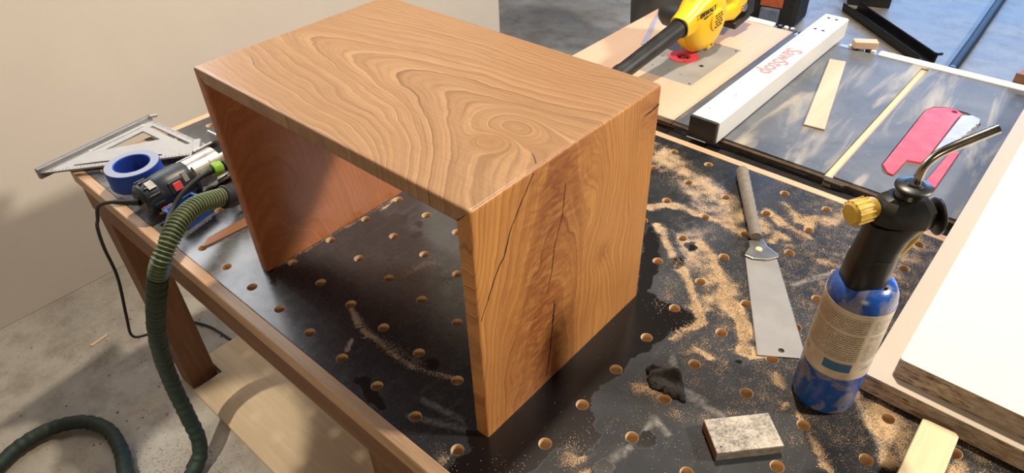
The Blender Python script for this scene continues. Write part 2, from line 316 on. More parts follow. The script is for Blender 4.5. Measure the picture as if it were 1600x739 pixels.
def bench_material():
    t = NT('black_bench_coating'); co = t.coord()
    n1 = t.noise(co, 5, 4, 0.6, 0.5); n2 = t.noise(co, 40, 4, 0.65); n3 = t.noise(co, 420, 2, 0.6); n4 = t.noise(co, 120, 3, 0.7)
    st = t.noise(t.coord(scale=(1, 0.12, 1), rot=(0, 0, 0.6)), 60, 3, 0.6)
    c = t.mix(t.ramp(n1, [(0.35, 0.0), (0.7, 1.0)]), (0.011, 0.012, 0.014), (0.032, 0.034, 0.037))
    c = t.mix(t.math('MULTIPLY', t.ramp(st, [(0.55, 0.0), (0.75, 1.0)]), 0.35), c, (0.085, 0.085, 0.082))
    fi = t.attr('glare_film')  # window glare painted at the left end, plus a faint film at right
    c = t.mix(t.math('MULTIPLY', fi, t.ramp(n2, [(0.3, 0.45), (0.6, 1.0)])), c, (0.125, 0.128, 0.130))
    sc = t.attr('scuff')
    scm = t.math('MULTIPLY', t.ramp(sc, [(0.2, 0.0), (0.9, 1.0)]), t.ramp(n4, [(0.35, 0.2), (0.6, 0.9)]), clamp=True)
    c = t.mix(scm, c, (0.20, 0.19, 0.175))
    # dust film: attribute density breaks up into speckle
    du = t.attr('dust')
    f = t.math('ADD', t.math('MULTIPLY', n2, 0.45), t.math('MULTIPLY', n3, 0.70))          # about 0.3 .. 0.85
    f = t.math('SUBTRACT', t.math('ADD', t.math('MULTIPLY', du, 0.66), f), 0.80)
    dm = t.ramp(t.math('MULTIPLY', f, 6.0), [(0.0, 0.0), (1.0, 0.82)])
    dc = t.mix(n4, (0.34, 0.22, 0.115), (0.62, 0.43, 0.24))
    c = t.mix(dm, c, dc)
    # wet finish: outline broken up by noise
    w = t.attr('wet')
    wn = t.math('ADD', w, t.math('MULTIPLY', t.math('SUBTRACT', t.noise(co, 34, 5, 0.62), 0.5), 0.032))
    wm = t.ramp(t.math('MULTIPLY', t.math('ADD', wn, 0.0015), 350.0), [(0.0, 1.0), (1.0, 0.0)])
    c = t.mix(wm, c, t.mix(n1, (0.006, 0.005, 0.005), (0.012, 0.010, 0.010)))
    r = t.math('ADD', t.math('ADD', 0.17, t.math('MULTIPLY', n2, 0.20)), t.math('MULTIPLY', t.attr('matte'), 0.30))
    r = t.math('MAXIMUM', r, t.math('MULTIPLY', dm, 0.9))
    r = t.math('ADD', t.math('MULTIPLY', r, t.math('SUBTRACT', 1.0, wm)), t.math('MULTIPLY', wm, 0.20))
    t.bump(t.math('ADD', t.math('MULTIPLY', dm, 1.0), t.math('MULTIPLY', n2, 0.15)), 0.35, 0.0012)
    return t.out(c, r, 0, t.math('SUBTRACT', 0.85, t.math('MULTIPLY', t.attr('matte'), 0.65)))
M['bench_black'] = bench_material()

bench = empty('workbench', (-0.25, 0.39, FZ), label='long workbench with a black top full of round holes and pale timber edging', cat='workbench')
BX0, BX1, BY0, BY1 = -1.392, 0.912, -0.130, 0.905
S = 0.096; TH = 0.026
TBX = -0.70
def bench_top():
    n = 32; lay = [0, .06, .18, .32, .46, .60, .74, .87, 1.0]
    V = []; F = []; FM = []
    for i in range(-1, 10):
        for j in range(-14, 10):
            cx, cy = j * S, i * S
            x0, x1 = max(cx - S / 2, BX0), min(cx + S / 2, BX1); y0 = BY0 if i == -1 else cy - S / 2; y1 = BY1 if i == 9 else cy + S / 2
            q = n // 4
            per = [(x0 + (x1 - x0) * k / q, y0) for k in range(q)] + [(x1, y0 + (y1 - y0) * k / q) for k in range(q)] \
                + [(x1 - (x1 - x0) * k / q, y1) for k in range(q)] + [(x0, y1 - (y1 - y0) * k / q) for k in range(q)]
            base = len(V); rad = 0.0105
            for l in lay:
                for p in per:
                    a = math.atan2(p[1] - cy, p[0] - cx); qx, qy = cx + rad * math.cos(a), cy + rad * math.sin(a)
                    V.append((qx + (p[0] - qx) * l, qy + (p[1] - qy) * l, 0.0))
            for li in range(len(lay) - 1):
                for k in range(n):
                    k2 = (k + 1) % n
                    F.append((base + li * n + k, base + (li + 1) * n + k, base + (li + 1) * n + k2, base + li * n + k2)); FM.append(0)
            hb = len(V)
            for z, rr in ((-0.0008, 0.0098), (-TH, 0.0098)):
                for p in per:
                    a = math.atan2(p[1] - cy, p[0] - cx); V.append((cx + rr * math.cos(a), cy + rr * math.sin(a), z))
            for k in range(n):
                k2 = (k + 1) % n
                F.append((base + k, base + k2, hb + k2, hb + k)); FM.append(1)
                F.append((hb + k, hb + k2, hb + n + k2, hb + n + k)); FM.append(1)
            # underside
            ub = len(V)
            for p in per: V.append((p[0], p[1], -TH))
            for k in range(n):
                k2 = (k + 1) % n
                F.append((hb + n + k, hb + n + k2, ub + k2, ub + k)); FM.append(1)
    d = bench.location
    P = np.array(V)[:, :2]
    me = bpy.data.meshes.new('bench_top'); me.from_pydata([(v[0] - d[0], v[1] - d[1], v[2] - d[2]) for v in V], [], F)
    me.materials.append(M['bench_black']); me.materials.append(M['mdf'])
    me.polygons.foreach_set('material_index', FM)
    wet = np.full(len(P), 9.0)
    for poly in WET: wet = np.minimum(wet, poly_sdf(P, poly))
    dust = np.full(len(P), 0.04)
    wx = np.array([mnoise.fractal((x * 22, y * 22, 0.3), 1.0, 2.0, 3) for x, y in P]); wy = np.array([mnoise.fractal((x * 22, y * 22, 9.1), 1.0, 2.0, 3) for x, y in P])
    PW = P + 0.011 * np.stack([wx, wy], 1)
    for line, wd, den in DUST:
        dd = np.full(len(P), 9.0)
        for a, b in zip(line[:-1], line[1:]): dd = np.minimum(dd, seg_dist(PW, a, b))
        den = den * np.clip(0.85 + 0.55 * wy, 0.3, 1.05)
        dust = np.maximum(dust, den * np.exp(-(dd / wd) ** 2))
    # the far half right of the cherry table is dusty all over, the strip inside it is clean
    glob = 0.30 * np.clip((P[:, 0] + 0.25) / 0.35, 0, 1) * np.clip((P[:, 1] - 0.05) / 0.25, 0.35, 1)
    dust = np.clip(np.maximum(dust, glob), 0, 1)
    dust[wet < 0.004] = 0
    scuff = np.zeros(len(P))
    for line in LINES:
        dd = np.full(len(P), 9.0)
        for a, b in zip(line[:-1], line[1:]): dd = np.minimum(dd, seg_dist(P, a, b))
        scuff = np.maximum(scuff, np.exp(-(dd / 0.006) ** 2))
    glare_film = np.clip((-0.40 - P[:, 0]) / 0.35, 0, 1) * np.clip((0.16 - P[:, 1]) / 0.2, 0, 1) * np.where((P[:, 0] > TBX) & (P[:, 1] > -0.05), 0.25, 1.0)  # side window glare put into the colour, weaker under the table
    matte = np.clip((P[:, 0] + 0.12) / 0.12, 0, 1)
    glare_film = np.maximum(glare_film, 0.03 * np.clip((P[:, 0] + 0.1) / 0.3, 0, 1))
    for nm, arr in (('glare_film', glare_film), ('matte', matte), ('wet', wet), ('dust', dust), ('scuff', scuff)):
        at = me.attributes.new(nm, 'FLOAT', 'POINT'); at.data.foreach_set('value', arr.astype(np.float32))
    o = bpy.data.objects.new('bench_top', me); link(o, bench); o['label'] = 'black coated top with rows of drilled holes'
    return o
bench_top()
box('edge_strip', BX0 - 0.024, BX1 + 0.024, BY0 - 0.0245, BY0 - 0.0003, -0.034, 0.0008, M['oak'], bench, bevel=0.003, seg=3)
box('edge_strip', BX0 - 0.024, BX1 + 0.024, BY1 + 0.0003, BY1 + 0.022, -0.034, 0.0008, M['oak'], bench, bevel=0.003, seg=3)
box('edge_strip', BX0 - 0.024, BX0 - 0.0003, BY0, BY1, -0.034, 0.0008, M['oak_y'], bench, bevel=0.003, seg=3)
box('edge_strip', BX1 + 0.0003, BX1 + 0.024, BY0, BY1, -0.034, 0.0008, M['oak_y'], bench, bevel=0.003, seg=3)
box('apron', BX0 + 0.0, BX1, -0.150, -0.128, -0.110, -0.036, M['apron'], bench, bevel=0.002)
box('apron', BX0 + 0.0, BX1, 0.885, 0.905, -0.110, -0.036, M['apron'], bench, bevel=0.002)
box('apron', BX0 - 0.015, BX0 + 0.006, -0.126, 0.884, -0.110, -0.036, M['apron'], bench, bevel=0.002)
box('apron', BX1 - 0.02, BX1, -0.126, 0.884, -0.110, -0.036, M['apron'], bench, bevel=0.002)
for lx in (-1.405, -0.29, 0.83):
    for ly in (-0.126 - 0.016, 0.79):
        box('leg', lx, lx + 0.08, ly, ly + 0.085, FZ, -0.112, M['leg'], bench, bevel=0.003)
M['shelf_ply'] = wood('shelf_plywood', (0.42, 0.30, 0.17), (0.55, 0.42, 0.26), 'X', scale=0.35, rough=0.6)
prism('lower_shelf', [(-1.302, -0.148), (-1.302, -0.05), (-1.404, -0.05), (-1.404, 0.78), (0.8, 0.78), (0.8, -0.148)], FZ + 0.002, FZ + 0.020, M['shelf_ply'], bench, bevel=0.001)

# ------------------------------------------------------------------ cherry waterfall table
def cherry(name, axis, light, dark, line, fig):
    t = NT(name); g = t.attr('grain'); fg = t.attr('figure')
    st = {'X': (0.05, 1, 1), 'Z': (1, 1, 0.05)}[axis]
    co = t.coord(); fine = t.noise(t.coord(scale=st), 420, 2, 0.6); mid = t.noise(t.coord(scale=tuple(c if c < 1 else 1 for c in st)), 60, 3, 0.55)
    wob = t.noise(co, 26, 2, 0.5)
    gg = t.math('ADD', g, t.math('MULTIPLY', wob, 0.28))
    fl = t.math('FLOOR', gg); fr = t.math('FRACT', gg)
    wn = t.add('ShaderNodeTexWhiteNoise', noise_dimensions='1D', i_W=fl).outputs[0]
    wn2 = t.add('ShaderNodeTexWhiteNoise', noise_dimensions='1D', i_W=t.math('ADD', fl, 71.3)).outputs[0]
    body = t.mix(t.ramp(fr, [(0.0, 0.0), (0.9, 0.75), (1.0, 0.0)]), light, dark)
    ln = t.ramp(fr, [(0.0, 0.3), (0.025, 0.0), (0.86, 0.0), (0.965, 1.0), (1.0, 0.5)])
    c = t.mix(t.math('MULTIPLY', ln, t.math('MULTIPLY', t.math('POWER', wn, 1.2), 1.0), clamp=True), body, line)
    # broad tone drift between growth rings
    c = t.mix(t.math('MULTIPLY', wn2, 0.30), c, dark)
    # fine secondary lines
    f4 = t.math('FRACT', t.math('MULTIPLY', gg, 4.0))
    c = t.mix(t.math('MULTIPLY', t.ramp(f4, [(0.55, 0.0), (0.95, 1.0), (1.0, 0.0)]), 0.22), c, line)
    c = t.mix(t.math('MULTIPLY', t.ramp(mid, [(0.4, 0.0), (0.75, 1.0)]), 0.25), c, dark)
    c = t.mix(t.math('MULTIPLY', t.ramp(fine, [(0.5, 0.0), (0.75, 1.0)]), 0.22), c, line)
    st2 = {'X': (0.025, 1, 1), 'Z': (1, 1, 0.025)}[axis]
    cv = t.add('ShaderNodeCombineXYZ'); sp_ = t.add('ShaderNodeSeparateXYZ'); t.l.new(co, sp_.inputs[0])
    t.l.new(t.math('MULTIPLY', g, 5.0), cv.inputs[0]); t.l.new(t.math('MULTIPLY', sp_.outputs[0], 5.0), cv.inputs[1]); t.l.new(t.math('MULTIPLY', t.math('ADD', sp_.outputs[1], sp_.outputs[2]), 5.0), cv.inputs[2])
    stk = t.noise(cv.outputs[0], 1.0, 5, 0.72); stb = t.noise(t.coord(scale=st), 26, 3, 0.6)
    c = t.mix(t.math('MULTIPLY', t.ramp(stk, [(0.46, 0.0), (0.70, 1.0)]), 0.40), c, line)
    c = t.mix(t.math('MULTIPLY', t.ramp(stb, [(0.48, 0.0), (0.70, 1.0)]), 0.18), c, dark)
    # curly figure
    cur = t.noise(t.coord(scale=(1, 1, 3.2)), 34, 3, 0.55, 1.0)
    c = t.mix(t.math('MULTIPLY', fg, t.ramp(cur, [(0.36, 0.30), (0.60, 1.0)])), c, fig)
    big = t.noise(co, 4, 3)
    c = t.mix(t.math('MULTIPLY', t.ramp(big, [(0.4, 0.0), (0.7, 1.0)]), 0.25), c, fig)
    t.bump(fine, 0.05, 0.0004)
    t.b.inputs['Coat Weight'].default_value = 0.10; t.b.inputs['Coat Roughness'].default_value = 0.22
    return t.out(c, t.math('ADD', 0.32, t.math('MULTIPLY', fine, 0.15)), 0, 0.32)
M['cherry_top'] = cherry('oiled_cherry_top', 'X', (0.40, 0.235, 0.118), (0.275, 0.145, 0.067), (0.075, 0.036, 0.016), (0.26, 0.128, 0.040))
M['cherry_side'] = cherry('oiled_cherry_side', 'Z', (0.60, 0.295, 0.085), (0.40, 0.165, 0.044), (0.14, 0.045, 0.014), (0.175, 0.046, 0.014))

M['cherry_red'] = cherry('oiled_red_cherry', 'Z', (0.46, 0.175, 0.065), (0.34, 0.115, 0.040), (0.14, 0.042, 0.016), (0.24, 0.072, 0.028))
TX0, TX1, TY0, TY1, TZ, TT, RR = -0.713, -0.074, -0.050, 0.370, 0.440, 0.026, 0.005
table = empty('waterfall_table', ((TX0 + TX1) / 2, (TY0 + TY1) / 2, 0), label='oiled cherry waterfall side table with mitred corners and black cracks on its right side', cat='side table')
def fbm(x, y, s, seed=0.0):
    return np.array([mnoise.fractal((a * s + seed, b * s, seed * 1.7), 1.0, 2.0, 3) for a, b in zip(x, y)])
def sstep(a, b, x):
    t = np.clip((x - a) / (b - a), 0, 1); return t * t * (3 - 2 * t)
def grain_top(X, Y, Z):
    yc = 0.148 - 0.028 * sstep(-0.36, -0.16, X)
    w1 = fbm(X * 0.35, Y, 7.0, 1.0); w2 = fbm(X * 0.7, Y, 18.0, 5.0)
    dy = Y - yc + 0.020 * w1 + 0.004 * w2
    mfl = 1 - 0.62 * sstep(-0.30, -0.074, X) * (dy < 0) - 0.12 * sstep(-0.35, -0.074, X) * (dy >= 0)
    dy = dy * mfl
    g = 9.0 * (np.sqrt(dy ** 2 + 0.010 ** 2) ** 2 / 0.030 - X)
    r1 = np.hypot((X + 0.161) / 1.1, Y - 0.085); r2 = np.hypot((X + 0.165) / 1.3, Y - 0.132)
    g += 2.6 * np.exp(-(r1 / 0.022) ** 2) - 2.2 * np.exp(-(r2 / 0.036) ** 2)
    fig = 0.55 * np.exp(-(r1 / 0.03) ** 2) + 0.35 * sstep(-0.60, -0.70, X) * sstep(0.0, 0.2, Y)
    return g + 40, fig
def grain_side(X, Y, Z):
    w1 = fbm(Y, Z * 0.35, 8.0, 3.0); w2 = fbm(Y, Z * 0.6, 22.0, 8.0)
    yc = 0.10 + 0.10 * (Z - 0.2)
    bandw = np.exp(-((Y - yc) / 0.072) ** 2)
    dy = Y - yc + 0.030 * w1 + (0.004 + 0.010 * bandw) * w2
    g = 9.5 * (dy ** 2 / 0.030 + 0.9 * Z)
    r = np.hypot(Y - 0.237, (Z - 0.191) / 1.2)
    g += 2.8 * np.exp(-(r / 0.030) ** 2)
    # broad loops in the upper right
    r3 = np.hypot(Y - 0.265, (Z - 0.33) / 1.6)
    g -= 2.4 * np.exp(-(r3 / 0.06) ** 2)
    r4 = np.hypot(Y - 0.355, Z - 0.405)
    g += 3.0 * np.exp(-(r4 / 0.03) ** 2)
    fig = np.clip(1.1 * bandw * (0.8 + 0.5 * w1) + 0.5 * np.exp(-(r / 0.02) ** 2) + 0.6 * np.exp(-(r4 / 0.05) ** 2), 0, 1)
    return g + 60, fig
def grain_left(X, Y, Z):
    w1 = fbm(Y, Z * 0.35, 8.0, 11.0)
    dy = Y - 0.02 + 0.03 * w1
    g = 9.5 * (dy ** 2 / 0.035 + 0.8 * Z)
    r = np.hypot(Y - 0.055, (Z - 0.10) / 1.3); g += 2.5 * np.exp(-(r / 0.028) ** 2)
    fig = np.clip(0.6 * np.exp(-(r / 0.05) ** 2) + 0.35 * np.clip(w1 + 0.2, 0, 1), 0, 1)
    return g + 20, fig

def panel(name, outer, inner, mat, fn, label):
    """outer / inner: matching lists of (x, z) points with their inward offset directions; swept along y with rounded long edges"""
    rr = 0.004
    ys = [(TY0 + rr * (1 - math.sin(a)), rr * (1 - math.cos(a))) for a in [math.pi / 2 * k / 4 for k in (4, 3, 2, 1, 0)]]
    ys = [(y, rr - (rr - o) if False else o) for y, o in ys]
    front = [(TY0 + rr * (1 - math.cos(a)), rr * (1 - math.sin(a))) for a in [math.pi / 2 * k / 4 for k in range(5)]]
    back = [(TY1 - (y - TY0), o) for y, o in front][::-1]
    mid = [(y, 0.0) for y in np.linspace(TY0 + rr, TY1 - rr, 86)[1:-1]]
    secs = front + mid + back
    n = len(outer); V = []; F = []
    for y, o in secs:
        for (p, nr) in outer: V.append((p[0] - nr[0] * o, y, p[1] - nr[1] * o))
        for (p, nr) in inner: V.append((p[0] - nr[0] * o, y, p[1] - nr[1] * o))
    m = 2 * n; ns = len(secs)
    for s in range(ns - 1):
        a, b = s * m, (s + 1) * m
        for k in range(n - 1):
            F.append((a + k, a + k + 1, b + k + 1, b + k))
            F.append((a + n + k, b + n + k, b + n + k + 1, a + n + k + 1))
        F.append((a, b, b + n, a + n)); F.append((a + n - 1, a + 2 * n - 1, b + 2 * n - 1, b + n - 1))
    for s in (0, ns - 1):
        a = s * m
        for k in range(n - 1): F.append((a + k, a + n + k, a + n + k + 1, a + k + 1))
    o = mobj(name, V, F, mat, table, world=True)
    sharp(o.data, 40)
    A = np.array(V); g, fig = fn(A[:, 0], A[:, 1], A[:, 2])
    for nm, arr in (('grain', g), ('figure', fig)):
        at = o.data.attributes.new(nm, 'FLOAT', 'POINT'); at.data.foreach_set('value', np.asarray(arr, np.float32))
    o['label'] = label
    return o
def side_lists(xo, sgn):
    """outward normal (sgn, 0); bottom to mitre"""
    zs = list(np.linspace(0.0005, TZ - RR, 84)); out = []; inn = []
    for z in zs: out.append(((xo, z), (sgn, 0)))
    for k in range(1, 5):
        a = math.pi / 4 * k / 4; out.append(((xo - sgn * RR * (1 - math.cos(a)), TZ - RR + RR * math.sin(a)), (sgn * math.cos(a), math.sin(a))))
    N = len(out)
    for k in range(N):
        z = 0.0005 + (TZ - TT - 0.0005) * k / (N - 1); inn.append(((xo - sgn * TT, z), (-sgn, 0)))
    return out, inn
o_, i_ = side_lists(TX1, 1); panel('side_panel', o_, i_, M['cherry_side'], grain_side, 'cherry side panel with figured red-brown grain and black cracks')
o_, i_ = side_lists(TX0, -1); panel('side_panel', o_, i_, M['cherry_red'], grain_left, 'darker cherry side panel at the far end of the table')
def top_lists():
    out = []; inn = []
    arc = [math.pi / 4 * k / 4 for k in range(4, 0, -1)]
    for a in arc: out.append(((TX0 + RR - RR * math.sin(a), TZ - RR + RR * math.cos(a)), (-math.sin(a), math.cos(a))))
    for x in np.linspace(TX0 + RR, TX1 - RR, 130): out.append(((x, TZ), (0, 1)))
    for a in arc[::-1]: out.append(((TX1 - RR + RR * math.sin(a), TZ - RR + RR * math.cos(a)), (math.sin(a), math.cos(a))))
    N = len(out)
    for k in range(N): inn.append(((TX0 + TT + (TX1 - TX0 - 2 * TT) * k / (N - 1), TZ - TT), (0, -1)))
    return out, inn
o_, i_ = top_lists(); panel('top_panel', o_, i_, M['cherry_top'], grain_top, 'cherry top with arched cathedral grain and a small knot')

def ribbon(name, pts, widths, face, mat, parent, lift=0.0004):
    """crack on a panel: polyline in (y, z) on the right side or (x, y) on the top, jittered, slightly proud of the surface"""
    P = [Vector((p[0], p[1])) for p in pts]; fine = []; W = []
    for i in range(len(P) - 1):
        for k in range(6):
            t = k / 6; j = 0.0007 * (random.random() - 0.5) * 2
            d = (P[i + 1] - P[i]).normalized(); fine.append(P[i].lerp(P[i + 1], t) + Vector((-d.y, d.x)) * j)
            W.append((widths[i] * (1 - t) + widths[i + 1] * t) * random.uniform(0.7, 1.3))
    fine.append(P[-1]); W.append(widths[-1])
    V = []; F = []
    for i, p in enumerate(fine):
        d = (fine[min(i + 1, len(fine) - 1)] - fine[max(i - 1, 0)]).normalized(); nn = Vector((-d.y, d.x)) * W[i] / 2
        for q, h in ((p + nn, -0.0005), (p + nn * 0.8, lift), (p - nn * 0.8, lift), (p - nn, -0.0005)):
            V.append((TX1 + h, q.x, q.y) if face == 'side' else (q.x, q.y, TZ + h))
    for i in range(len(fine) - 1):
        for k in range(3): F.append((i * 4 + k, i * 4 + k + 1, i * 4 + 5 + k, i * 4 + 4 + k))
    return mobj(name, V, F, mat, parent, world=True)
ribbon('crack', [(0.0665, 0.435), (0.058, 0.425), (0.045, 0.408), (0.019, 0.372), (0.006, 0.339), (-0.012, 0.318), (-0.029, 0.286), (-0.045, 0.256)], [.001, .0016, .0018, .0016, .0024, .002, .0016, .001], 'side', M['crack'], table)
ribbon('crack', [(0.134, 0.384), (0.128, 0.333), (0.110, 0.281), (0.104, 0.237), (0.095, 0.204)], [.001, .0013, .0014, .0013, .0007], 'side', M['crack'], table)
ribbon('crack', [(0.112, 0.178), (0.113, 0.164), (0.110, 0.140), (0.109, 0.125), (0.106, 0.098), (0.101, 0.055), (0.094, 0.018)], [.0008, .0035, .0042, .0015, .002, .0026, .001], 'side', M['crack'], table)
ribbon('crack', [(0.367, 0.407), (0.345, 0.404), (0.325, 0.4035)], [.0035, .003, .001], 'side', M['crack'], table)
ribbon('crack', [(-0.101, 0.095), (-0.090, 0.088), (-0.080, 0.078)], [.0006, .0013, .001], 'top', M['crack'], table)

# ------------------------------------------------------------------ table saw
def saw_top_material():
    t = NT('worn_cast_iron'); co = t.coord(); n1 = t.noise(co, 4, 4, 0.6, 0.6); n2 = t.noise(co, 60, 4, 0.7)
    st = t.noise(t.coord(scale=(1, 0.16, 1), rot=(0, 0, 0.15)), 14, 4, 0.6, 0.8)
    c = t.mix(t.ramp(n1, [(0.35, 0.0), (0.65, 1.0)]), (0.075, 0.085, 0.10), (0.15, 0.155, 0.165))
    c = t.mix(t.math('MULTIPLY', t.ramp(st, [(0.52, 0.0), (0.70, 1.0)]), 0.8), c, (0.42, 0.37, 0.28))
    c = t.mix(t.ramp(n2, [(0.60, 0.0), (0.75, 0.5)]), c, (0.36, 0.32, 0.25))
    return t.out(c, t.math('ADD', 0.42, t.math('MULTIPLY', n2, 0.2)), 0.15, 0.45)
M['iron'] = saw_top_material()
saw = empty('table_saw', (0.1, 1.37, FZ), label='table saw with a worn grey iron top, black front rail and red throat plate', cat='table saw')
SX0, SX1, SY0, SY1 = -0.368, 0.62, 1.000, 1.742
SLX0, SLX1 = 0.038, 0.058
INS = [(0.131, 1.130), (0.160, 1.090), (0.166, 1.178), (0.197, 1.186), (0.203, 1.10), (0.214, 1.08), (0.250, 1.085), (0.252, 1.46), (0.240, 1.495), (0.212, 1.512), (0.165, 1.512), (0.140, 1.495), (0.128, 1.465)]
hole = [(0.126, 1.120), (0.140, 1.085), (0.255, 1.078), (0.257, 1.47), (0.244, 1.500), (0.214, 1.517), (0.163, 1.517), (0.136, 1.499), (0.123, 1.467)]
plate('iron_top', [(SX0, SY0), (SLX0, SY0), (SLX0, SY1 - 0.012), (SLX1, SY1 - 0.012), (SLX1, SY0), (SX1, SY0), (SX1, SY1), (SX0, SY1)], [hole], -0.030, 0.0, M['iron'], saw)
box('mitre_slot_floor', SLX0 - 0.002, SLX1 + 0.002, SY0, SY1, -0.034, -0.006, M['ply'], saw, bevel=0)
box('insert_ledge', 0.115, 0.265, 1.07, 1.53, -0.040, -0.004, M['iron'], saw, bevel=0)
# red throat plate with a notch at its near end, a blade slot and a finger hole
red_poly = [(0.129, 1.122), (0.150, 1.094), (0.162, 1.092), (0.166, 1.178), (0.194, 1.186), (0.200, 1.22), (0.202, 1.46), (0.206, 1.500), (0.190, 1.513), (0.165, 1.512), (0.140, 1.493), (0.127, 1.465)]
plate('throat_plate', red_poly, [circ(0.187, 1.499, 0.008, 16)], -0.006, 0.0012, M['red'], saw)
plate('throat_plate_strip', [(0.228, 1.10), (0.240, 1.09), (0.252, 1.10), (0.252, 1.29), (0.236, 1.28)], [], -0.006, 0.0010, M['red'], saw)
M['lavender'] = plain('scratched_aluminium', (0.50, 0.50, 0.66), 0.35, 0.3, var=0.12, scale=30)
teeth = [(0.2035, 1.20)]
for k in range(9):
    a = k / 8.0; x = 0.210 + 0.036 * a ** 0.8; y = 1.205 + 0.235 * a
    teeth += [(x, y), (x + 0.004, y + 0.010), (x + 0.0015, y + 0.020)]
teeth += [(0.253, 1.47), (0.248, 1.498), (0.228, 1.506), (0.2075, 1.490)]
plate('blade_slot_plate', teeth, [], -0.006, 0.0016, M['lavender'], saw)
box('blade_slot', 0.1995, 0.2095, 1.085, 1.20, -0.006, -0.0012, M['dark'], saw, bevel=0)
# front rail, its angle iron and bolts
box('front_rail', -0.3685, 0.62, 0.945, 0.986, -0.095, -0.022, M['black_metal'], saw, bevel=0.003)
M['rust'] = plain('rusty_lip', (0.11, 0.072, 0.045), 0.6, 0.3, var=0.3, scale=50)
prism('front_lip', [(SX0, 0.9875), (0.040, 0.9875), (0.046, 0.980), (0.085, 0.980), (0.092, 0.9875), (SX1, 0.9875), (SX1, 0.9993), (SX0, 0.9993)], -0.012, -0.004, M['rust'], saw, bevel=0.001)
for bx_ in (-0.36, -0.28, -0.06, -0.02, 0.11, 0.2):
    lathe('rail_bolt', [(0.0002, 0), (0.006, 0), (0.006, 0.004), (0.0002, 0.004)], M['steel'], saw, 12, 'Y', (bx_ - saw.location.x, 0.941 - saw.location.y, -0.05 - FZ))
box('rear_rail', -0.095, 0.70, 1.7425, 1.778, -0.030, 0.004, M['white_paint'], saw, bevel=0.004, seg=3)
for cx_, mt in ((-0.345, 'black_plastic'), (-0.180, 'white_paint'), (-0.163, 'black_plastic'), (-0.148, 'white_paint'), (-0.128, 'black_plastic'), (-0.112, 'white_paint')):
    lathe('rail_clip', [(0.0002, 0), (0.0085, 0), (0.0085, 0.010), (0.006, 0.012), (0.0002, 0.012)], M[mt], saw, 14, 'Z', (cx_ - saw.location.x, 1.760 - saw.location.y, -0.006 - FZ))
box('rail_bracket', -0.3685, -0.10, 1.7425, 1.778, -0.030, -0.006, M['cast'], saw, bevel=0.002)
M['cabinet'] = plain('grey_cabinet_paint', (0.10, 0.10, 0.11), 0.5)
box('cabinet', -0.30, 0.50, 1.06, 1.68, FZ, -0.032, M['cabinet'], saw, bevel=0.006)

# ------------------------------------------------------------------ router table beside the saw
rt = empty('router_table', (-0.6, 1.38, FZ), label='plywood router table with grey insert plate and red ring, beside the saw fence', cat='router table')
PLT = [(-0.640, 1.205), (-0.437, 1.205), (-0.437, 1.520), (-0.640, 1.520)]
M['rtop'] = wood('birch_plywood_top', (0.50, 0.33, 0.22), (0.59, 0.42, 0.305), 'Y', scale=0.4, rough=0.5, ring=9)
plate('plywood_top', [(-0.835, 1.0015), (-0.3695, 1.0015), (-0.3695, 1.760), (-0.835, 1.760)], [PLT], -0.022, 0.0005, M['rtop'], rt)
M['plate_grey'] = plain('grey_phenolic_plate', (0.27, 0.26, 0.245), 0.4, var=0.1, scale=14)
rc = (-0.556, 1.372)
plate('insert_plate', [(-0.639, 1.206), (-0.438, 1.206), (-0.438, 1.519), (-0.639, 1.519)],
      [circ(*rc, 0.047, 36), circ(-0.480, 1.345, 0.008, 16), circ(-0.448, 1.508, 0.004, 10), circ(-0.448, 1.218, 0.004, 10), circ(-0.628, 1.218, 0.003, 10), circ(-0.50, 1.255, 0.0025, 10), circ(-0.545, 1.262, 0.0025, 10), circ(-0.60, 1.262, 0.003, 10), circ(-0.628, 1.30, 0.003, 10), circ(-0.61, 1.335, 0.003, 10)],
      -0.010, -0.0002, M['plate_grey'], rt)
box('plate_ledge', -0.66, -0.42, 1.19, 1.54, -0.030, -0.0235, M['dark'], rt, bevel=0)
box('front_rail', -0.835, -0.3695, 0.945, 0.986, -0.095, -0.022, M['black_metal'], rt, bevel=0.003)
box('front_lip', -0.835, -0.3695, 0.9875, 1.001, -0.012, -0.004, M['rust'], rt, bevel=0.001)
box('rear_rail', -0.835, -0.446, 1.7605, 1.796, -0.030, 0.004, M['white_paint'], rt, bevel=0.004, seg=3)
box('rail_bracket', -0.4455, -0.3695, 1.7605, 1.796, -0.030, -0.006, M['black_metal'], rt, bevel=0.002)
for cx_, mt in ((-0.425, 'black_plastic'), (-0.403, 'white_paint'), (-0.382, 'cast')):
    lathe('rail_clip', [(0.0002, 0), (0.0085, 0), (0.0085, 0.010), (0.006, 0.012), (0.0002, 0.012)], M[mt], rt, 14, 'Z', (cx_ + 0.6, 1.778 - 1.38, -0.006 - FZ))
ring = plate('guide_ring', circ(*rc, 0.0465, 36), [circ(*rc, 0.0215, 28), circ(rc[0] - 0.012, rc[1] + 0.033, 0.003, 10), circ(rc[0] + 0.020, rc[1] - 0.030, 0.003, 10)], -0.010, 0.0012, M['red'], rt)
lathe('collet', [(0.0002, -0.020), (0.016, -0.020), (0.016, -0.010), (0.009, -0.010), (0.009, -0.003), (0.0002, -0.003)], M['steel'], rt, 16, 'Z', (rc[0] + 0.6, rc[1] - 1.38, -FZ))
box('side_rail', -0.835, -0.815, 1.01, 1.75, -0.09, -0.0235, M['apron'], rt)
box('side_rail', -0.39, -0.3705, 1.01, 1.75, -0.09, -0.0325, M['apron'], rt)
for lx in (-0.812, -0.44):
    for ly in (1.03, 1.69): box('leg', lx, lx + 0.045, ly, ly + 0.045, FZ, -0.031, M['leg'], rt, bevel=0.002)

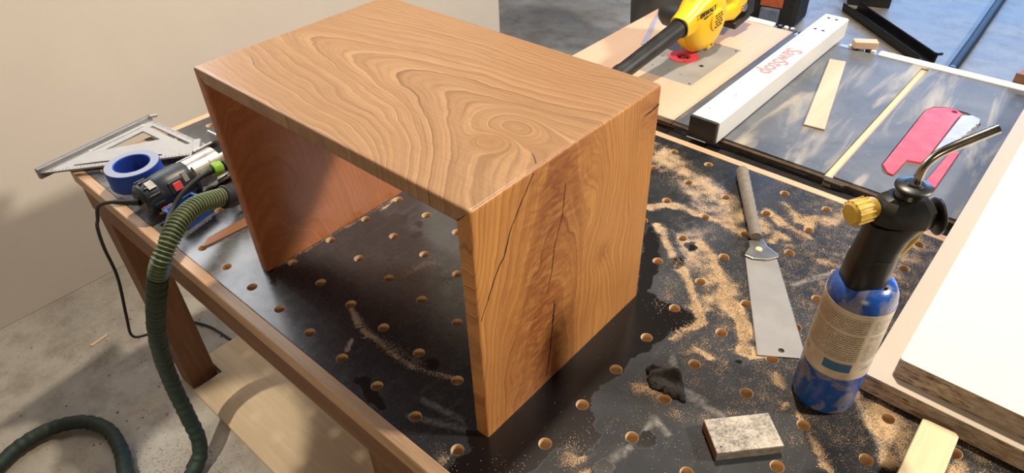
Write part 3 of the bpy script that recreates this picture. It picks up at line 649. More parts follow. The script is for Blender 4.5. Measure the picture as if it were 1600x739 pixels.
# ------------------------------------------------------------------ rip fence
fe = empty('rip_fence', (-0.264, 1.39, 0.0), label='long white rip fence with red lettering and black end cap lying across the saw', cat='saw fence')
box('fence_tube', -0.3015, -0.2280, 0.962, 1.822, 0.0012, 0.0600, M['white_paint'], fe, bevel=0.0025, seg=3)
box('face_board', -0.2278, -0.2245, 0.962, 1.818, 0.0012, 0.0585, M['white_paint'], fe, bevel=0.0008)
box('end_cap', -0.3020, -0.2275, 0.952, 0.9618, 0.0012, 0.0602, M['black_plastic'], fe, bevel=0.002)
textmesh('lettering', 'SawStop', 0.066, M['red_print'], fe, 0.0004, Matrix.Translation((-0.264 + 0.264 + 0.003, 1.39 - 1.39 + 0.0, 0.0603)) @ Matrix.Rotation(-math.pi / 2, 4, 'Z'), sx=0.90, bold=0.001)
for hx, hy in ((-0.279, 1.789), (-0.254, 1.788), (-0.278, 1.678), (-0.253, 1.677), (-0.282, 1.015), (-0.264, 1.125)):
    r_ = 0.0055 if hy > 1.5 else 0.002
    lathe('screw_hole', [(0.0002, 0), (r_, 0), (r_, 0.0006), (0.0002, 0.0006)], M['dark'], fe, 14, 'Z', (hx + 0.264, hy - 1.39, 0.0598))

oc = prism('plywood_offcut', [(-0.092, 1.184), (-0.040, 1.191), (-0.148, 1.627), (-0.193, 1.616)], 0.0004, 0.0055, M['offcut'], bevel=0.0005)
tag(oc, 'thin pale plywood strip lying on the iron saw top by the fence', 'offcut')
sb = box('wood_scrap', -0.040, 0.030, -0.016, 0.016, 0.0, 0.022, M['offcut'], bevel=0.0015); sb.location = (-0.138, 1.763, 0.0065); sb.rotation_euler = (0, 0, 0.55)
tag(sb, 'small pale wood scrap on the rear rail of the saw', 'wood scrap')
bb = prism('brown_block', [(0.262, 1.781), (0.345, 1.781), (0.345, 1.85), (0.285, 1.85)], -0.028, 0.03, M['apron'], bevel=0.002); tag(bb, 'small brown wood block behind the white rear rail of the saw', 'wood block')
pc = empty('metal_rule', (-0.763, 1.523, 0.0007), label='narrow pale metal rule lying on the router table behind the blower tube', cat='rule')
pc.rotation_euler = (0, 0, math.atan2(1.675 - 1.372, -0.821 + 0.705))
box('blade', -0.163, 0.163, -0.008, 0.008, 0.0, 0.003, M['lavender'], pc, world=False, bevel=0.0006)
box('end_clip', 0.150, 0.166, -0.0095, 0.0095, 0.0031, 0.0055, M['steel'], pc, world=False, bevel=0.0006)

# ------------------------------------------------------------------ cordless blower
bl = empty('cordless_blower', (-0.545, 1.455, 0.0008), rz=math.radians(-3), label='yellow cordless blower with a black nozzle tube on the router table', cat='blower')
bl.rotation_euler[0] = math.radians(9)
R0 = 0.098; ZC = 0.104
lathe('volute_housing', [(0.0002, -0.048), (0.070, -0.048), (0.088, -0.040), (R0, -0.026), (R0, 0.012), (0.089, 0.028), (0.074, 0.040), (0.062, 0.044), (0.0002, 0.046)], M['yellow'], bl, 56, 'X', (0, 0, ZC))
lathe('housing_seam', [(R0 - 0.002, -0.008), (R0 + 0.004, -0.008), (R0 + 0.004, 0.004), (R0 - 0.002, 0.004)], M['yellow'], bl, 56, 'X', (0, 0, ZC), closed=True)
gr = lathe('air_grille', [(0.0002, 0.044), (0.034, 0.044), (0.033, 0.050), (0.030, 0.052), (0.0002, 0.0525)], M['yellow'], bl, 36, 'X', (0, 0.008, ZC + 0.006))
for row in range(-2, 3):
    for c2 in (-1, 0, 1):
        yy = c2 * 0.0135 + (row % 2) * 0.004; zz = row * 0.0095
        if math.hypot(yy, zz) > 0.026: continue
        box('vent_slot', 0.0520, 0.0532, 0.008 + yy - 0.0048, 0.008 + yy + 0.0048, ZC + 0.006 + zz - 0.0022, ZC + 0.006 + zz + 0.0022, M['dark'], gr, world=False, bevel=0)
for ang, r_ in ((-80, 0.1), (-35, 0.099), (150, 0.099), (75, 0.099)):
    a = math.radians(ang); y_, z_ = r_ * math.cos(a), ZC + r_ * math.sin(a)
    if ang == -80:
        ft = box('foot', -0.020, 0.026, y_ - 0.016, y_ + 0.022, 0.0, 0.026, M['yellow'], bl, world=False, bevel=0.004, seg=3)
        lathe('screw', [(0.0002, 0), (0.004, 0), (0.004, 0.002), (0.0002, 0.002)], M['black_metal'], ft, 10, 'X', (0.0262, y_ + 0.004, 0.013))
    else:
        lg = lathe('screw_lug', [(0.0002, -0.018), (0.010, -0.018), (0.010, 0.014), (0.008, 0.016), (0.0002, 0.016)], M['yellow'], bl, 16, 'X', (0, y_, z_))
        lathe('screw', [(0.0002, 0), (0.0035, 0), (0.0035, 0.0015), (0.0002, 0.0015)], M['black_metal'], lg, 10, 'X', (0.0161, y_, z_))
TZC = 0.132
def taper(name, secs, mat, parent):
    """loft of rounded rectangles: (y, x half, z0, z1)"""
    V = []; F = []; n = 20
    for (y, hx, z0, z1) in secs:
        hz = (z1 - z0) / 2; zc = (z0 + z1) / 2
        for k in range(n):
            a = 2 * math.pi * k / n; c, s = math.cos(a), math.sin(a)
            V.append((math.copysign(abs(c) ** 0.6, c) * hx, y, zc + math.copysign(abs(s) ** 0.6, s) * hz))
    m_ = len(secs)
    for i in range(m_ - 1):
        for k in range(n): F.append((i * n + k, i * n + (k + 1) % n, (i + 1) * n + (k + 1) % n, (i + 1) * n + k))
    F.append(tuple(range(n))[::-1]); F.append(tuple(range((m_ - 1) * n, m_ * n)))
    o = mobj(name, V, F, mat, parent); sharp(o.data, 40); return o
taper('outlet', [(0.0, 0.044, 0.095, 0.200), (-0.05, 0.042, 0.098, 0.190), (-0.09, 0.035, 0.098, 0.172), (-0.125, 0.0315, TZC - 0.0315, TZC + 0.0315)], M['yellow'], bl)
lathe('nozzle_collar', [(0.0002, -0.128), (0.0305, -0.128), (0.0305, -0.106), (0.0002, -0.106)], M['black_plastic'], bl, 32, 'Y', (0, 0, TZC))
lathe('nozzle_tube', [(0.0002, -0.52), (0.016, -0.52), (0.020, -0.445), (0.0265, -0.442), (0.0265, -0.405), (0.0240, -0.402), (0.0262, -0.1285), (0.0002, -0.1285)], M['black_plastic'], bl, 32, 'Y', (0, 0, TZC))
lathe('motor_housing', [(0.0002, -0.135), (0.040, -0.135), (0.050, -0.120), (0.054, -0.049), (0.0002, -0.049)], M['black_plastic'], bl, 36, 'X', (0, 0, ZC))
V_ = catmull([(-0.01, 0.045, 0.185), (-0.012, 0.075, 0.225), (-0.012, 0.125, 0.245), (-0.012, 0.19, 0.225), (-0.012, 0.215, 0.165)], 8)
tube('handle', V_, [0.019] * len(V_), M['yellow'], bl, 16, world=False)
tube('grip', V_[10:24], [0.0205] * 14, M['black_rubber'], bl, 16, world=False)
taper('neck', [(0.070, 0.024, 0.050, 0.120), (0.12, 0.020, 0.040, 0.090), (0.165, 0.024, 0.022, 0.082), (0.215, 0.030, 0.030, 0.150), (0.232, 0.026, 0.045, 0.165)], M['yellow'], bl)
bt = box('battery', -0.036, 0.034, 0.150, 0.245, 0.0, 0.022, M['black_plastic'], bl, world=False, bevel=0.005, seg=3)
box('battery_pack', -0.038, 0.024, 0.2325, 0.285, 0.0, 0.150, M['black_plastic'], bl, world=False, bevel=0.006, seg=3)
lathe('release_button', [(0.0002, 0), (0.014, 0), (0.012, 0.004), (0.0002, 0.005)], M['steel'], bl, 20, 'X', (0.0285, 0.207, 0.052))
mx = Matrix.Translation((0.0445, -0.040, ZC + 0.052)) @ Matrix(((0, 0, 1, 0), (1, 0, 0, 0), (0, 1, 0, 0), (0, 0, 0, 1))) @ Matrix.Rotation(math.radians(-4), 4, 'Z')
tx = textmesh('lettering', 'DEWALT', 0.021, M['black_print'], bl, 0.0012, mx, bold=0.0002)
mx2 = mx @ Matrix.Translation((0, -0.014, 0))
box('print_bar', 0.0440, 0.0459, -0.060, -0.040, ZC + 0.036, ZC + 0.041, M['black_print'], bl, world=False, bevel=0)
box('print_bar', 0.0440, 0.0459, -0.036, -0.018, ZC + 0.0375, ZC + 0.0395, M['black_print'], bl, world=False, bevel=0)

# ------------------------------------------------------------------ far background on the floor
tc = empty('trash_can', (-1.405, 2.76, FZ), label='dark grey plastic trash can standing behind the router table', cat='trash can')
M['can_grey'] = plain('dark_grey_plastic', (0.085, 0.085, 0.08), 0.5, var=0.12, scale=12)
lathe('body', [(0.17, 0.0), (0.205, 0.66), (0.198, 0.66), (0.165, 0.012)], M['can_grey'], tc, 40, 'Z', closed=True)
lathe('base', [(0.0002, 0.004), (0.163, 0.004), (0.163, 0.011), (0.0002, 0.011)], M['can_grey'], tc, 40, 'Z')
lathe('rim', [(0.2055, 0.630), (0.222, 0.634), (0.224, 0.655), (0.215, 0.668), (0.2055, 0.668)], M['can_grey'], tc, 40, 'Z', closed=True)
for s_ in (-1, 1): box('grip', -0.05, 0.05, s_ * 0.223 - 0.012, s_ * 0.223 + 0.012, 0.56, 0.59, M['can_grey'], tc, world=False, bevel=0.006, seg=3)
# black U-shaped channel
ch = empty('black_channel', (-0.586, 4.02, FZ), rz=math.atan2(3.757 - 4.286, -0.288 + 0.885), label='long black U-shaped channel lying on the concrete behind the saw', cat='metal channel')
L_ = 0.42
prof = [(-0.06, 0.05), (-0.055, 0.055), (-0.048, 0.05), (-0.045, 0.008), (0.045, 0.008), (0.048, 0.05), (0.055, 0.055), (0.06, 0.05), (0.055, 0.001), (-0.055, 0.001)]
V_ = [(s_ * L_, p[0], p[1]) for s_ in (-1, 1) for p in prof]; n_ = len(prof)
mobj('channel', V_, [tuple(range(n_))[::-1], tuple(range(n_, 2 * n_))] + [(i, (i + 1) % n_, n_ + (i + 1) % n_, n_ + i) for i in range(n_)], M['black_metal'], ch, bevel=0.0015)
box('end_lip', L_ - 0.012, L_ + 0.004, 0.0485, 0.085, 0.045, 0.060, M['black_metal'], ch, world=False, bevel=0.003)
pl = empty('black_pipe', (-0.16, 4.4, FZ), label='straight black pipe lying on the bluish concrete at the top right', cat='pipe')
tube('pipe_body', [(-0.13, 3.70, FZ + 0.026), (-0.145, 4.2, FZ + 0.026), (-0.166, 4.7, FZ + 0.026), (-0.19, 5.3, FZ + 0.026)], 0.0255, M['black_rubber'], pl, 16)
lathe('end_collar', [(0.0002, 0), (0.0258, 0), (0.0258, 0.03), (0.0002, 0.03)], M['black_metal'], pl, 16, 'Y', (0.03, -0.735, 0.026))
bn = empty('black_crate', (-0.90, 4.62, FZ), rz=0.35, label='black plastic crate on the floor beyond the black channel', cat='crate')
box('floor_panel', -0.13, 0.13, -0.20, 0.20, 0.001, 0.010, M['black_plastic'], bn, world=False)
for x0, x1, y0, y1 in ((-0.13, 0.13, -0.20, -0.19), (-0.13, 0.13, 0.19, 0.20), (-0.13, -0.12, -0.189, 0.189), (0.12, 0.13, -0.189, 0.189)):
    box('side_wall', x0, x1, y0, y1, 0.011, 0.17, M['black_plastic'], bn, world=False, bevel=0.002)
# tool bag
bgm = empty('tool_bag', (-1.20, 3.86, FZ), rz=0.15, label='black tool bag with an orange panel on the floor behind the blower', cat='tool bag')
M['bag'] = plain('black_nylon', (0.014, 0.014, 0.016), 0.7, var=0.3, scale=60, bump=0.3)
M['orange'] = plain('orange_fabric', (0.55, 0.12, 0.045), 0.7, var=0.15, scale=30)
M['slate'] = plain('slate_blue_fabric', (0.16, 0.19, 0.28), 0.7, var=0.2, scale=30)
prism('bag_body', [(-0.21, -0.12), (0.13, -0.13), (0.15, 0.12), (-0.2, 0.14)], 0.0, 0.26, M['bag'], bgm, world=False, bevel=0.03, seg=4)
box('orange_panel', -0.10, 0.04, -0.128, -0.118, 0.12, 0.25, M['orange'], bgm, world=False, bevel=0.004)
box('slate_pocket', -0.09, 0.03, -0.150, -0.119, 0.02, 0.115, M['slate'], bgm, world=False, bevel=0.008, seg=3)
hv = catmull([(-0.14, -0.02, 0.25), (-0.13, -0.03, 0.34), (0.0, -0.03, 0.38), (0.1, -0.03, 0.33), (0.1, -0.02, 0.25)], 6)
tube('carry_handle', hv, 0.012, M['bag'], bgm, 10, world=False)
for k, (x_, y_, s_) in enumerate(((-0.55, 5.02, 1.0), (-0.48, 5.03, 0.8), (-0.43, 5.08, 0.7))):
    V_ = [(0.05 * s_ * math.cos(a) * random.uniform(0.6, 1.3), 0.05 * s_ * math.sin(a) * random.uniform(0.6, 1.3)) for a in [i * 0.9 for i in range(7)]]
    o = prism('dark_scrap', V_, 0.0005, 0.03 * s_, M['black_rubber'], bevel=0.006); o.location = (x_, y_, FZ)
    tag(o, ('largest', 'middle', 'smallest')[k] + ' of three dark scraps on the concrete at the top edge', 'scrap', 'dark scraps on the far floor')

# ------------------------------------------------------------------ rafter square
sq = empty('rafter_square', (-1.35, 0.0, 0.0015), label='large aluminium rafter square overhanging the far bench corner', cat='square')
A_, B_, C_ = Vector((-1.415, -0.214)), Vector((-1.460, 0.090)), Vector((-1.158, 0.124))
def bary(a, b, c): p = A_ * a + B_ * b + C_ * c; return (p.x, p.y)
M['alu'] = plain('brushed_aluminium', (0.42, 0.41, 0.39), 0.5, 0.5, var=0.06, scale=60)
tri_win = [bary(.52, .36, .12), bary(.16, .72, .12), bary(.16, .46, .38)]
slot_h = [bary(.78, .10, .12), bary(.30, .10, .60), bary(.30, .065, .635), bary(.80, .065, .135)]
slot_c = [bary(.09, .80, .11), bary(.09, .26, .65), bary(.06, .27, .67), bary(.06, .83, .11)]
slot_l = [bary(.55, .40, .05)] + [bary(.55 - .008 * k, .40 + .008 * k, .05 if k % 2 else .062) for k in range(1, 52)] + [bary(.13, .82, .04), bary(.55, .41, .04)]
plate('plate', [A_[:], B_[:], C_[:]], [tri_win, slot_h, slot_c], 0.018, 0.0225, M['alu'], sq)
# T-shaped fence along the left edge
d_ = (B_ - A_).normalized(); nn_ = Vector((-d_.y, d_.x)); fa, fb = A_ - d_ * 0.004, B_ + d_ * 0.004
M['alu_dark'] = plain('grey_cast_edge', (0.22, 0.22, 0.22), 0.4, 0.6, var=0.1, scale=60)
prism('edge_fence', [(fa + nn_ * 0.012)[:], (fb + nn_ * 0.012)[:], (fb - nn_ * 0.0005)[:], (fa - nn_ * 0.0005)[:]], 0.006, 0.034, M['alu_dark'], sq, bevel=0.0015)
prism('scale_strip', [bary(.60, .395, .005), bary(.10, .895, .005), bary(.085, .87, .045), bary(.59, .365, .045)], 0.0227, 0.0231, M['white_print'], sq)
for k in range(46):     # graduation marks
    for base, dirn, ln in ((A_.lerp(C_, 0.06 + k * 0.0195), (B_ - (A_ + C_) / 2).normalized(), 0.010 if k % 4 == 0 else 0.005), (B_.lerp(C_, 0.08 + k * 0.018), (A_ - B_).normalized(), 0.010 if k % 4 == 0 else 0.005), (A_.lerp(B_, 0.42 + k * 0.0105) , (C_ - B_).normalized(), 0.016)):
        p0 = base + dirn * 0.002; p1 = base + dirn * (0.002 + ln); s_ = Vector((-dirn.y, dirn.x)) * 0.0005
        if k == 0: MARKS = MARKS if 'MARKS' in globals() else []
        MARKS.append([(p0 + s_), (p1 + s_), (p1 - s_), (p0 - s_)])
V_ = []; F_ = []
for q in MARKS:
    b0 = len(V_)
    V_ += [(p.x, p.y, 0.0234) for p in q]; F_.append((b0, b0 + 1, b0 + 2, b0 + 3))
o = mobj('graduation_marks', V_, F_, M['black_print'], sq, world=True); o['kind'] = 'stuff'
tube('pivot_pin', [(-1.452, 0.088, 0.0345), (-1.446, 0.104, 0.0345)], 0.004, M['steel'], sq, 10)
prism('corner_block', [(-1.235, 0.098), (-1.165, 0.055), (-1.155, 0.068), (-1.225, 0.112)], 0.0228, 0.040, M['alu'], sq, bevel=0.001)

# ------------------------------------------------------------------ roll of tape
tp = empty('tape_roll', (-1.188, -0.073, 0.0232), label='roll of blue masking tape resting on the rafter square', cat='tape')
M['tape_blue'] = plain('blue_masking_tape', (0.012, 0.065, 0.42), 0.6, var=0.05, scale=30)
def tape_side():
    t = NT('tape_roll_edge'); x = t.add('ShaderNodeTexWave', wave_type='RINGS', rings_direction='Z', i_Scale=260.0); t.l.new(t.coord(), x.inputs[0])
    return t.out(t.mix(x.outputs[1], (0.27, 0.30, 0.42), (0.33, 0.36, 0.47)), 0.6)
M['tape_edge'] = tape_side()
lathe('tape_winding', [(0.0415, 0.0), (0.0600, 0.0), (0.0608, 0.001), (0.0608, 0.047), (0.0600, 0.048), (0.0415, 0.048)], M['tape_blue'], tp, 64, 'Z', closed=True)
lathe('wound_edge', [(0.0418, 0.0481), (0.0600, 0.0481), (0.0600, 0.0486), (0.0418, 0.0486)], M['tape_edge'], tp, 64, 'Z', closed=True)
lathe('core', [(0.0395, 0.0), (0.0414, 0.0), (0.0414, 0.0475), (0.0395, 0.0475)], M['tape_blue'], tp, 64, 'Z', closed=True)

# ------------------------------------------------------------------ trim router on its side
ro = empty('trim_router', (-1.055, -0.118, 0.0490), rz=math.radians(5), label='dark blue trim router with a silver base lying beside the tape roll', cat='router')
# local +Y runs along the motor axis towards the base
lathe('motor_body', [(0.0002, -0.006), (0.028, -0.006), (0.036, 0.0), (0.0395, 0.012), (0.0395, 0.030), (0.0380, 0.034), (0.0405, 0.038), (0.0425, 0.060), (0.0425, 0.100), (0.0395, 0.112), (0.0002, 0.112)], M['navy'], ro, 40, 'Y')
for k in range(12):
    a = 2 * math.pi * k / 12
    o = box('cooling_rib', -0.0022, 0.0022, 0.004, 0.030, 0.0385, 0.0425, M['navy'], ro, world=False, bevel=0.0012); o.rotation_euler = (0, a, 0)
lathe('motor_sleeve', [(0.0385, 0.1125), (0.0405, 0.1125), (0.0405, 0.190), (0.0385, 0.190)], M['steel'], ro, 40, 'Y', closed=True)
def arc_shell(name, r0, r1, y0, y1, a0, a1, mat, parent, n=18, bevel=0.001):
    V = []; F = []
    for k in range(n + 1):
        a = math.radians(a0 + (a1 - a0) * k / n)
        for r, y in ((r0, y0), (r1, y0), (r1, y1), (r0, y1)): V.append((r * math.sin(a), y, r * math.cos(a)))
    for k in range(n):
        for q in range(4): F.append((k * 4 + q, k * 4 + (q + 1) % 4, (k + 1) * 4 + (q + 1) % 4, (k + 1) * 4 + q))
    F.append((3, 2, 1, 0)); F.append((n * 4, n * 4 + 1, n * 4 + 2, n * 4 + 3))
    return mobj(name, V, F, mat, parent, bevel=bevel)
arc_shell('base_clamp', 0.0415, 0.0480, 0.116, 0.158, 35, 300, M['cast'], ro, 40)
arc_shell('base_clamp', 0.0430, 0.0480, 0.1585, 0.215, -75, -35, M['cast'], ro, 10)
arc_shell('base_clamp', 0.0430, 0.0480, 0.1585, 0.215, 40, 75, M['cast'], ro, 10)
arc_shell('base_clamp', 0.0430, 0.0480, 0.1585, 0.215, 160, 210, M['cast'], ro, 10)
box('base_plate', -0.049, 0.049, 0.2155, 0.223, -0.0485, 0.060, M['cast'], ro, world=False, bevel=0.004, seg=3)
box('clamp_lever', 0.034, 0.056, 0.120, 0.150, 0.012, 0.022, M['black_plastic'], ro, world=False, bevel=0.003)
lathe('collet', [(0.0002, 0.1905), (0.013, 0.1905), (0.011, 0.212), (0.0002, 0.212)], M['steel'], ro, 20, 'Y')
lathe('depth_knob', [(0.0002, 0.040), (0.010, 0.040), (0.010, 0.052), (0.0002, 0.052)], M['black_plastic'], ro, 16, 'X', (0.0085, 0.168, 0.020))
box('switch', 0.0405, 0.0470, 0.058, 0.078, -0.008, 0.012, M['red'], ro, world=False, bevel=0.002).rotation_euler = (0, math.radians(-20), 0)
box('switch_frame', 0.0395, 0.0440, 0.050, 0.086, -0.012, 0.017, M['navy'], ro, world=False, bevel=0.002).rotation_euler = (0, math.radians(-20), 0)
box('rating_label', 0.0405, 0.0431, 0.088, 0.099, -0.006, 0.018, M['cast'], ro, world=False, bevel=0.0003).rotation_euler = (0, math.radians(-30), 0)
box('bright_label', -0.010, 0.012, 0.012, 0.030, 0.0385, 0.0428, M['steel'], ro, world=False, bevel=0.0005).rotation_euler = (0, math.radians(25), 0)
for ang, st_ in ((22, 'white_print'), (2, 'red_print')):
    mx = Matrix.Rotation(math.radians(ang + 20), 4, 'Y') @ Matrix.Translation((0.0431, 0.028, 0.0)) @ Matrix(((0, 0, 1, 0), (0, 1, 0, 0), (-1, 0, 0, 0), (0, 0, 0, 1))) @ Matrix.Rotation(math.radians(90), 4, 'Z')
    textmesh('lettering', 'BOSCH', 0.0105 if st_ == 'white_print' else 0.008, M[st_], ro, 0.0008, mx @ Matrix.Rotation(math.pi, 4, 'Z'), bold=0.0002)
cpts = [(-1.053, -0.124, 0.05), (-1.082, -0.148, 0.050), (-1.12, -0.168, 0.043), (-1.165, -0.182, 0.018), (-1.215, -0.185, -0.040), (-1.28, -0.182, -0.10), (-1.345, -0.178, -0.20), (-1.382, -0.176, -0.33), (-1.395, -0.20, -0.47), (-1.47, -0.20, -0.60), (-1.56, -0.16, -0.70), (-1.64, -0.08, -0.78), (-1.66, -0.02, -0.7935), (-1.605, 0.005, -0.7935), (-1.526, 0.035, -0.7935), (-1.42, 0.048, -0.7935)]
cw = catmull([Vector(p) for p in cpts], 8)
Mi = (Matrix.Translation(ro.location) @ Matrix.Rotation(ro.rotation_euler[2], 4, 'Z')).inverted()
tube('power_cord', [Mi @ p for p in cw], 0.0042, M['black_rubber'], ro, 10, world=False)
tube('cord_boot', [Mi @ p for p in cw[:14]], [0.0085 - 0.00028 * k for k in range(14)], M['black_rubber'], ro, 12, world=False)

# ------------------------------------------------------------------ extraction hose
ho = empty('vacuum_hose', (-0.93, 0.02, 0.0), label='green ribbed vacuum hose draped over the bench edge onto the floor', cat='hose')
M['hose'] = plain('green_hose_plastic', (0.085, 0.125, 0.060), 0.5, var=0.15, scale=20, col2=(0.06, 0.095, 0.05))
M['hose_dark'] = plain('dark_green_sleeve', (0.014, 0.032, 0.022), 0.65, var=0.2, scale=60, bump=0.2)
hp = catmull([(-0.925, 0.022, 0.046), (-0.915, -0.020, 0.062), (-0.895, -0.070, 0.080), (-0.868, -0.120, 0.080), (-0.845, -0.165, 0.058), (-0.845, -0.198, 0.015), (-0.895, -0.215, -0.085), (-0.985, -0.222, -0.225), (-1.045, -0.228, -0.36), (-1.075, -0.232, -0.50), (-1.070, -0.236, -0.62), (-1.050, -0.245, -0.715), (-1.030, -0.285, -0.768), (-1.005, -0.37, -0.773), (-1.06, -0.44, -0.773), (-1.165, -0.425, -0.773), (-1.255, -0.398, -0.773), (-1.361, -0.393, -0.773), (-1.447, -0.433, -0.773), (-1.495, -0.51, -0.773), (-1.498, -0.59, -0.773), (-1.473, -0.66, -0.773), (-1.45, -0.76, -0.773)], 24)
def resample(P, step):
    out = [P[0]]; acc = 0.0
    for a, b in zip(P[:-1], P[1:]):
        d = (b - a).length; t = 0.0
        while acc + (d - t) >= step:
            t += step - acc; acc = 0.0; out.append(a.lerp(b, t / d))
        acc += d - t
    return out
rp = resample(hp, 0.00135)
cut = 215
rad = [0.0175 + 0.0027 * max(-0.6, math.cos(2 * math.pi * k / 6.0)) * 1.0 for k in range(cut)]
tube('ribbed_tube', rp[14:cut], rad[14:], M['hose'], ho, 18)
M['hose_rib'] = plain('pale_green_rib', (0.21, 0.255, 0.105), 0.5, var=0.15, scale=30)
V_ = []; F_ = []
for k in range(18, cut, 6):
    t_ = (rp[k + 1] - rp[k - 1]).normalized(); u_ = t_.orthogonal().normalized(); w_ = t_.cross(u_); b0 = len(V_); n_ = 18
    for (dr, dt) in ((0.0195, -0.0011), (0.0209, 0.0), (0.0195, 0.0011)):
        for j in range(n_):
            a = 2 * math.pi * j / n_; V_.append(rp[k] + t_ * dt + (u_ * math.cos(a) + w_ * math.sin(a)) * dr)
    for r_ in range(2):
        for j in range(n_): F_.append((b0 + r_ * n_ + j, b0 + r_ * n_ + (j + 1) % n_, b0 + (r_ + 1) * n_ + (j + 1) % n_, b0 + (r_ + 1) * n_ + j))
o = mobj('hose_rib_rings', V_, F_, M['hose_rib'], ho, world=True, smooth=True); o['kind'] = 'stuff'
lower = resample(rp[cut - 2:], 0.004)
tube('sleeved_tube', lower, [0.0205 + 0.0013 * math.sin(k * 0.9) * math.sin(k * 0.13) for k in range(len(lower))], M['hose_dark'], ho, 18)
cf = [Vector((-0.945, 0.105, 0.030)), Vector((-0.935, 0.060, 0.036)), Vector((-0.922, 0.016, 0.048)), Vector((-0.919, 0.000, 0.055))]
cf = catmull(cf, 6)
tube('cuff', cf, [0.0255] * (len(cf) - 3) + [0.0265, 0.0265, 0.0235], M['black_rubber'], ho, 24)
# plug-in cable with its lime collar, strapped to the hose
cb = catmull([(-0.990, 0.095, 0.070), (-0.985, 0.050, 0.084), (-0.984, 0.0, 0.085), (-0.980, -0.050, 0.072), (-0.968, -0.092, 0.052), (-0.935, -0.125, 0.045), (-0.905, -0.158, 0.03), (-0.89, -0.19, -0.01), (-0.925, -0.205, -0.10), (-1.01, -0.215, -0.24), (-1.08, -0.222, -0.40), (-1.105, -0.228, -0.54), (-1.09, -0.235, -0.66), (-1.07, -0.25, -0.74), (-1.06, -0.30, -0.785)], 10)
tube('cable', cb, [0.0075] * 18 + [0.0055] * (len(cb) - 18), M['black_rubber'], ho, 12)
lc = [cb[k] for k in range(11, 16)]
tube('lime_collar', lc, [0.0150, 0.0160, 0.0160, 0.0160, 0.0150], M['lime'], ho, 24)
tube('plug', cb[0:11], [0.0125] * 11, M['black_rubber'], ho, 18)

# ------------------------------------------------------------------ small blue tray
bt_ = empty('blue_tray', (-0.985, -0.055, 0.0006), rz=0.25, label='small open blue plastic tray under the green hose', cat='tray')
box('base', -0.028, 0.028, -0.034, 0.034, 0.0, 0.003, M['blue_plastic'], bt_, world=False, bevel=0.001)
for x0, x1, y0, y1 in ((-0.031, 0.031, -0.037, -0.0345), (-0.031, 0.031, 0.0345, 0.037), (-0.031, -0.0285, -0.0344, 0.0344), (0.0285, 0.031, -0.0344, 0.0344)):
    box('wall', x0, x1, y0, y1, 0.0, 0.032, M['blue_plastic'], bt_, world=False, bevel=0.0008)
M['blue_light'] = plain('light_blue_rim', (0.10, 0.22, 0.62), 0.4, var=0.05)
rim = plate('rim', [(-0.985 - 0.034, -0.055 - 0.040), (-0.985 + 0.034, -0.055 - 0.040), (-0.985 + 0.034, -0.055 + 0.040), (-0.985 - 0.034, -0.055 + 0.040)],
      [[(-0.985 - 0.028, -0.055 - 0.034), (-0.985 + 0.028, -0.055 - 0.034), (-0.985 + 0.028, -0.055 + 0.034), (-0.985 - 0.028, -0.055 + 0.034)]], 0.0328, 0.0356, M['blue_light'], bt_)
M['splinter'] = wood('split_brown_wood', (0.20, 0.085, 0.038), (0.32, 0.15, 0.07), 'Y', rough=0.6)
sp = prism('wood_splinter', [(-0.862, -0.097), (-0.858, -0.078), (-0.856, -0.02), (-0.850, 0.06), (-0.852, 0.14), (-0.874, 0.14), (-0.884, 0.06), (-0.884, -0.02), (-0.882, -0.072), (-0.874, -0.082), (-0.868, -0.090)], 0.0006, 0.004, M['splinter'], bevel=0.0006)
tag(sp, 'thin reddish-brown wood strip with a broken end beside the cherry table', 'wood strip')

# ------------------------------------------------------------------ Japanese pull saw
M['blade'] = plain('tarnished_saw_steel', (0.27, 0.26, 0.245), 0.55, 0.35, var=0.10, scale=18)
ps = empty('pull_saw', (0.07, 0.60, 0.0012), label='double-edged pull saw with a wrapped grey handle lying in sawdust', cat='hand saw')
hA, hB = Vector((-0.108, 0.865)), Vector((0.026, 0.660)); ax = (hB - hA).normalized(); sd = Vector((ax.y, -ax.x))   # sd points to image left
bl0, bl1, br0, br1 = Vector((0.036, 0.600)), Vector((0.170, 0.374)), Vector((0.082, 0.638)), Vector((0.236, 0.418))
outl = []
def toothed(a, b, n, h):
    d = (b - a); nrm = Vector((-d.y, d.x)).normalized(); r = []
    for k in range(n):
        r.append(a + d * (k / n)); r.append(a + d * ((k + 0.75) / n) + nrm * h)
    return r
outl += [p[:] for p in toothed(bl1, bl0, 62, 0.0026)]
outl += [(bl0 + Vector((0.000, 0.004)))[:], (br0 + Vector((-0.004, 0.002)))[:]]
outl += [p[:] for p in toothed(br0, br1, 84, 0.0017)]
outl += [br1[:], bl1[:]]
plate('blade', outl[::-1], [circ(0.196, 0.409, 0.0052, 16)], 0.0014, 0.0024, M['blade'], ps)
fe0, fe1 = hB + ax * -0.012, hB + ax * 0.006
neckL, neckR = Vector((0.0195, 0.646)), Vector((0.0395, 0.6685))
prism('ferrule', [(neckL - ax * 0.004)[:], (neckL + ax * 0.015 + sd * 0.001)[:], (0.0290, 0.611), (0.0320, 0.600), (0.0500, 0.601), (0.0720, 0.615), (0.0870, 0.637), (0.0830, 0.645), (0.0560, 0.655), (neckR - ax * 0.004)[:]], 0.0026, 0.0068, M['steel'], ps, bevel=0.0014, seg=3)
lathe('ferrule_screw', [(0.0002, 0), (0.0068, 0), (0.0068, 0.0016), (0.0055, 0.0022), (0.0002, 0.0022)], M['ply'], ps, 18, 'Z', (0.046 - 0.07, 0.634 - 0.60, 0.0069 - 0.0012))
M['wrap'] = plain('rattan_wrap', (0.20, 0.17, 0.135), 0.75, var=0.15, scale=70)
hn = 90; hv = []
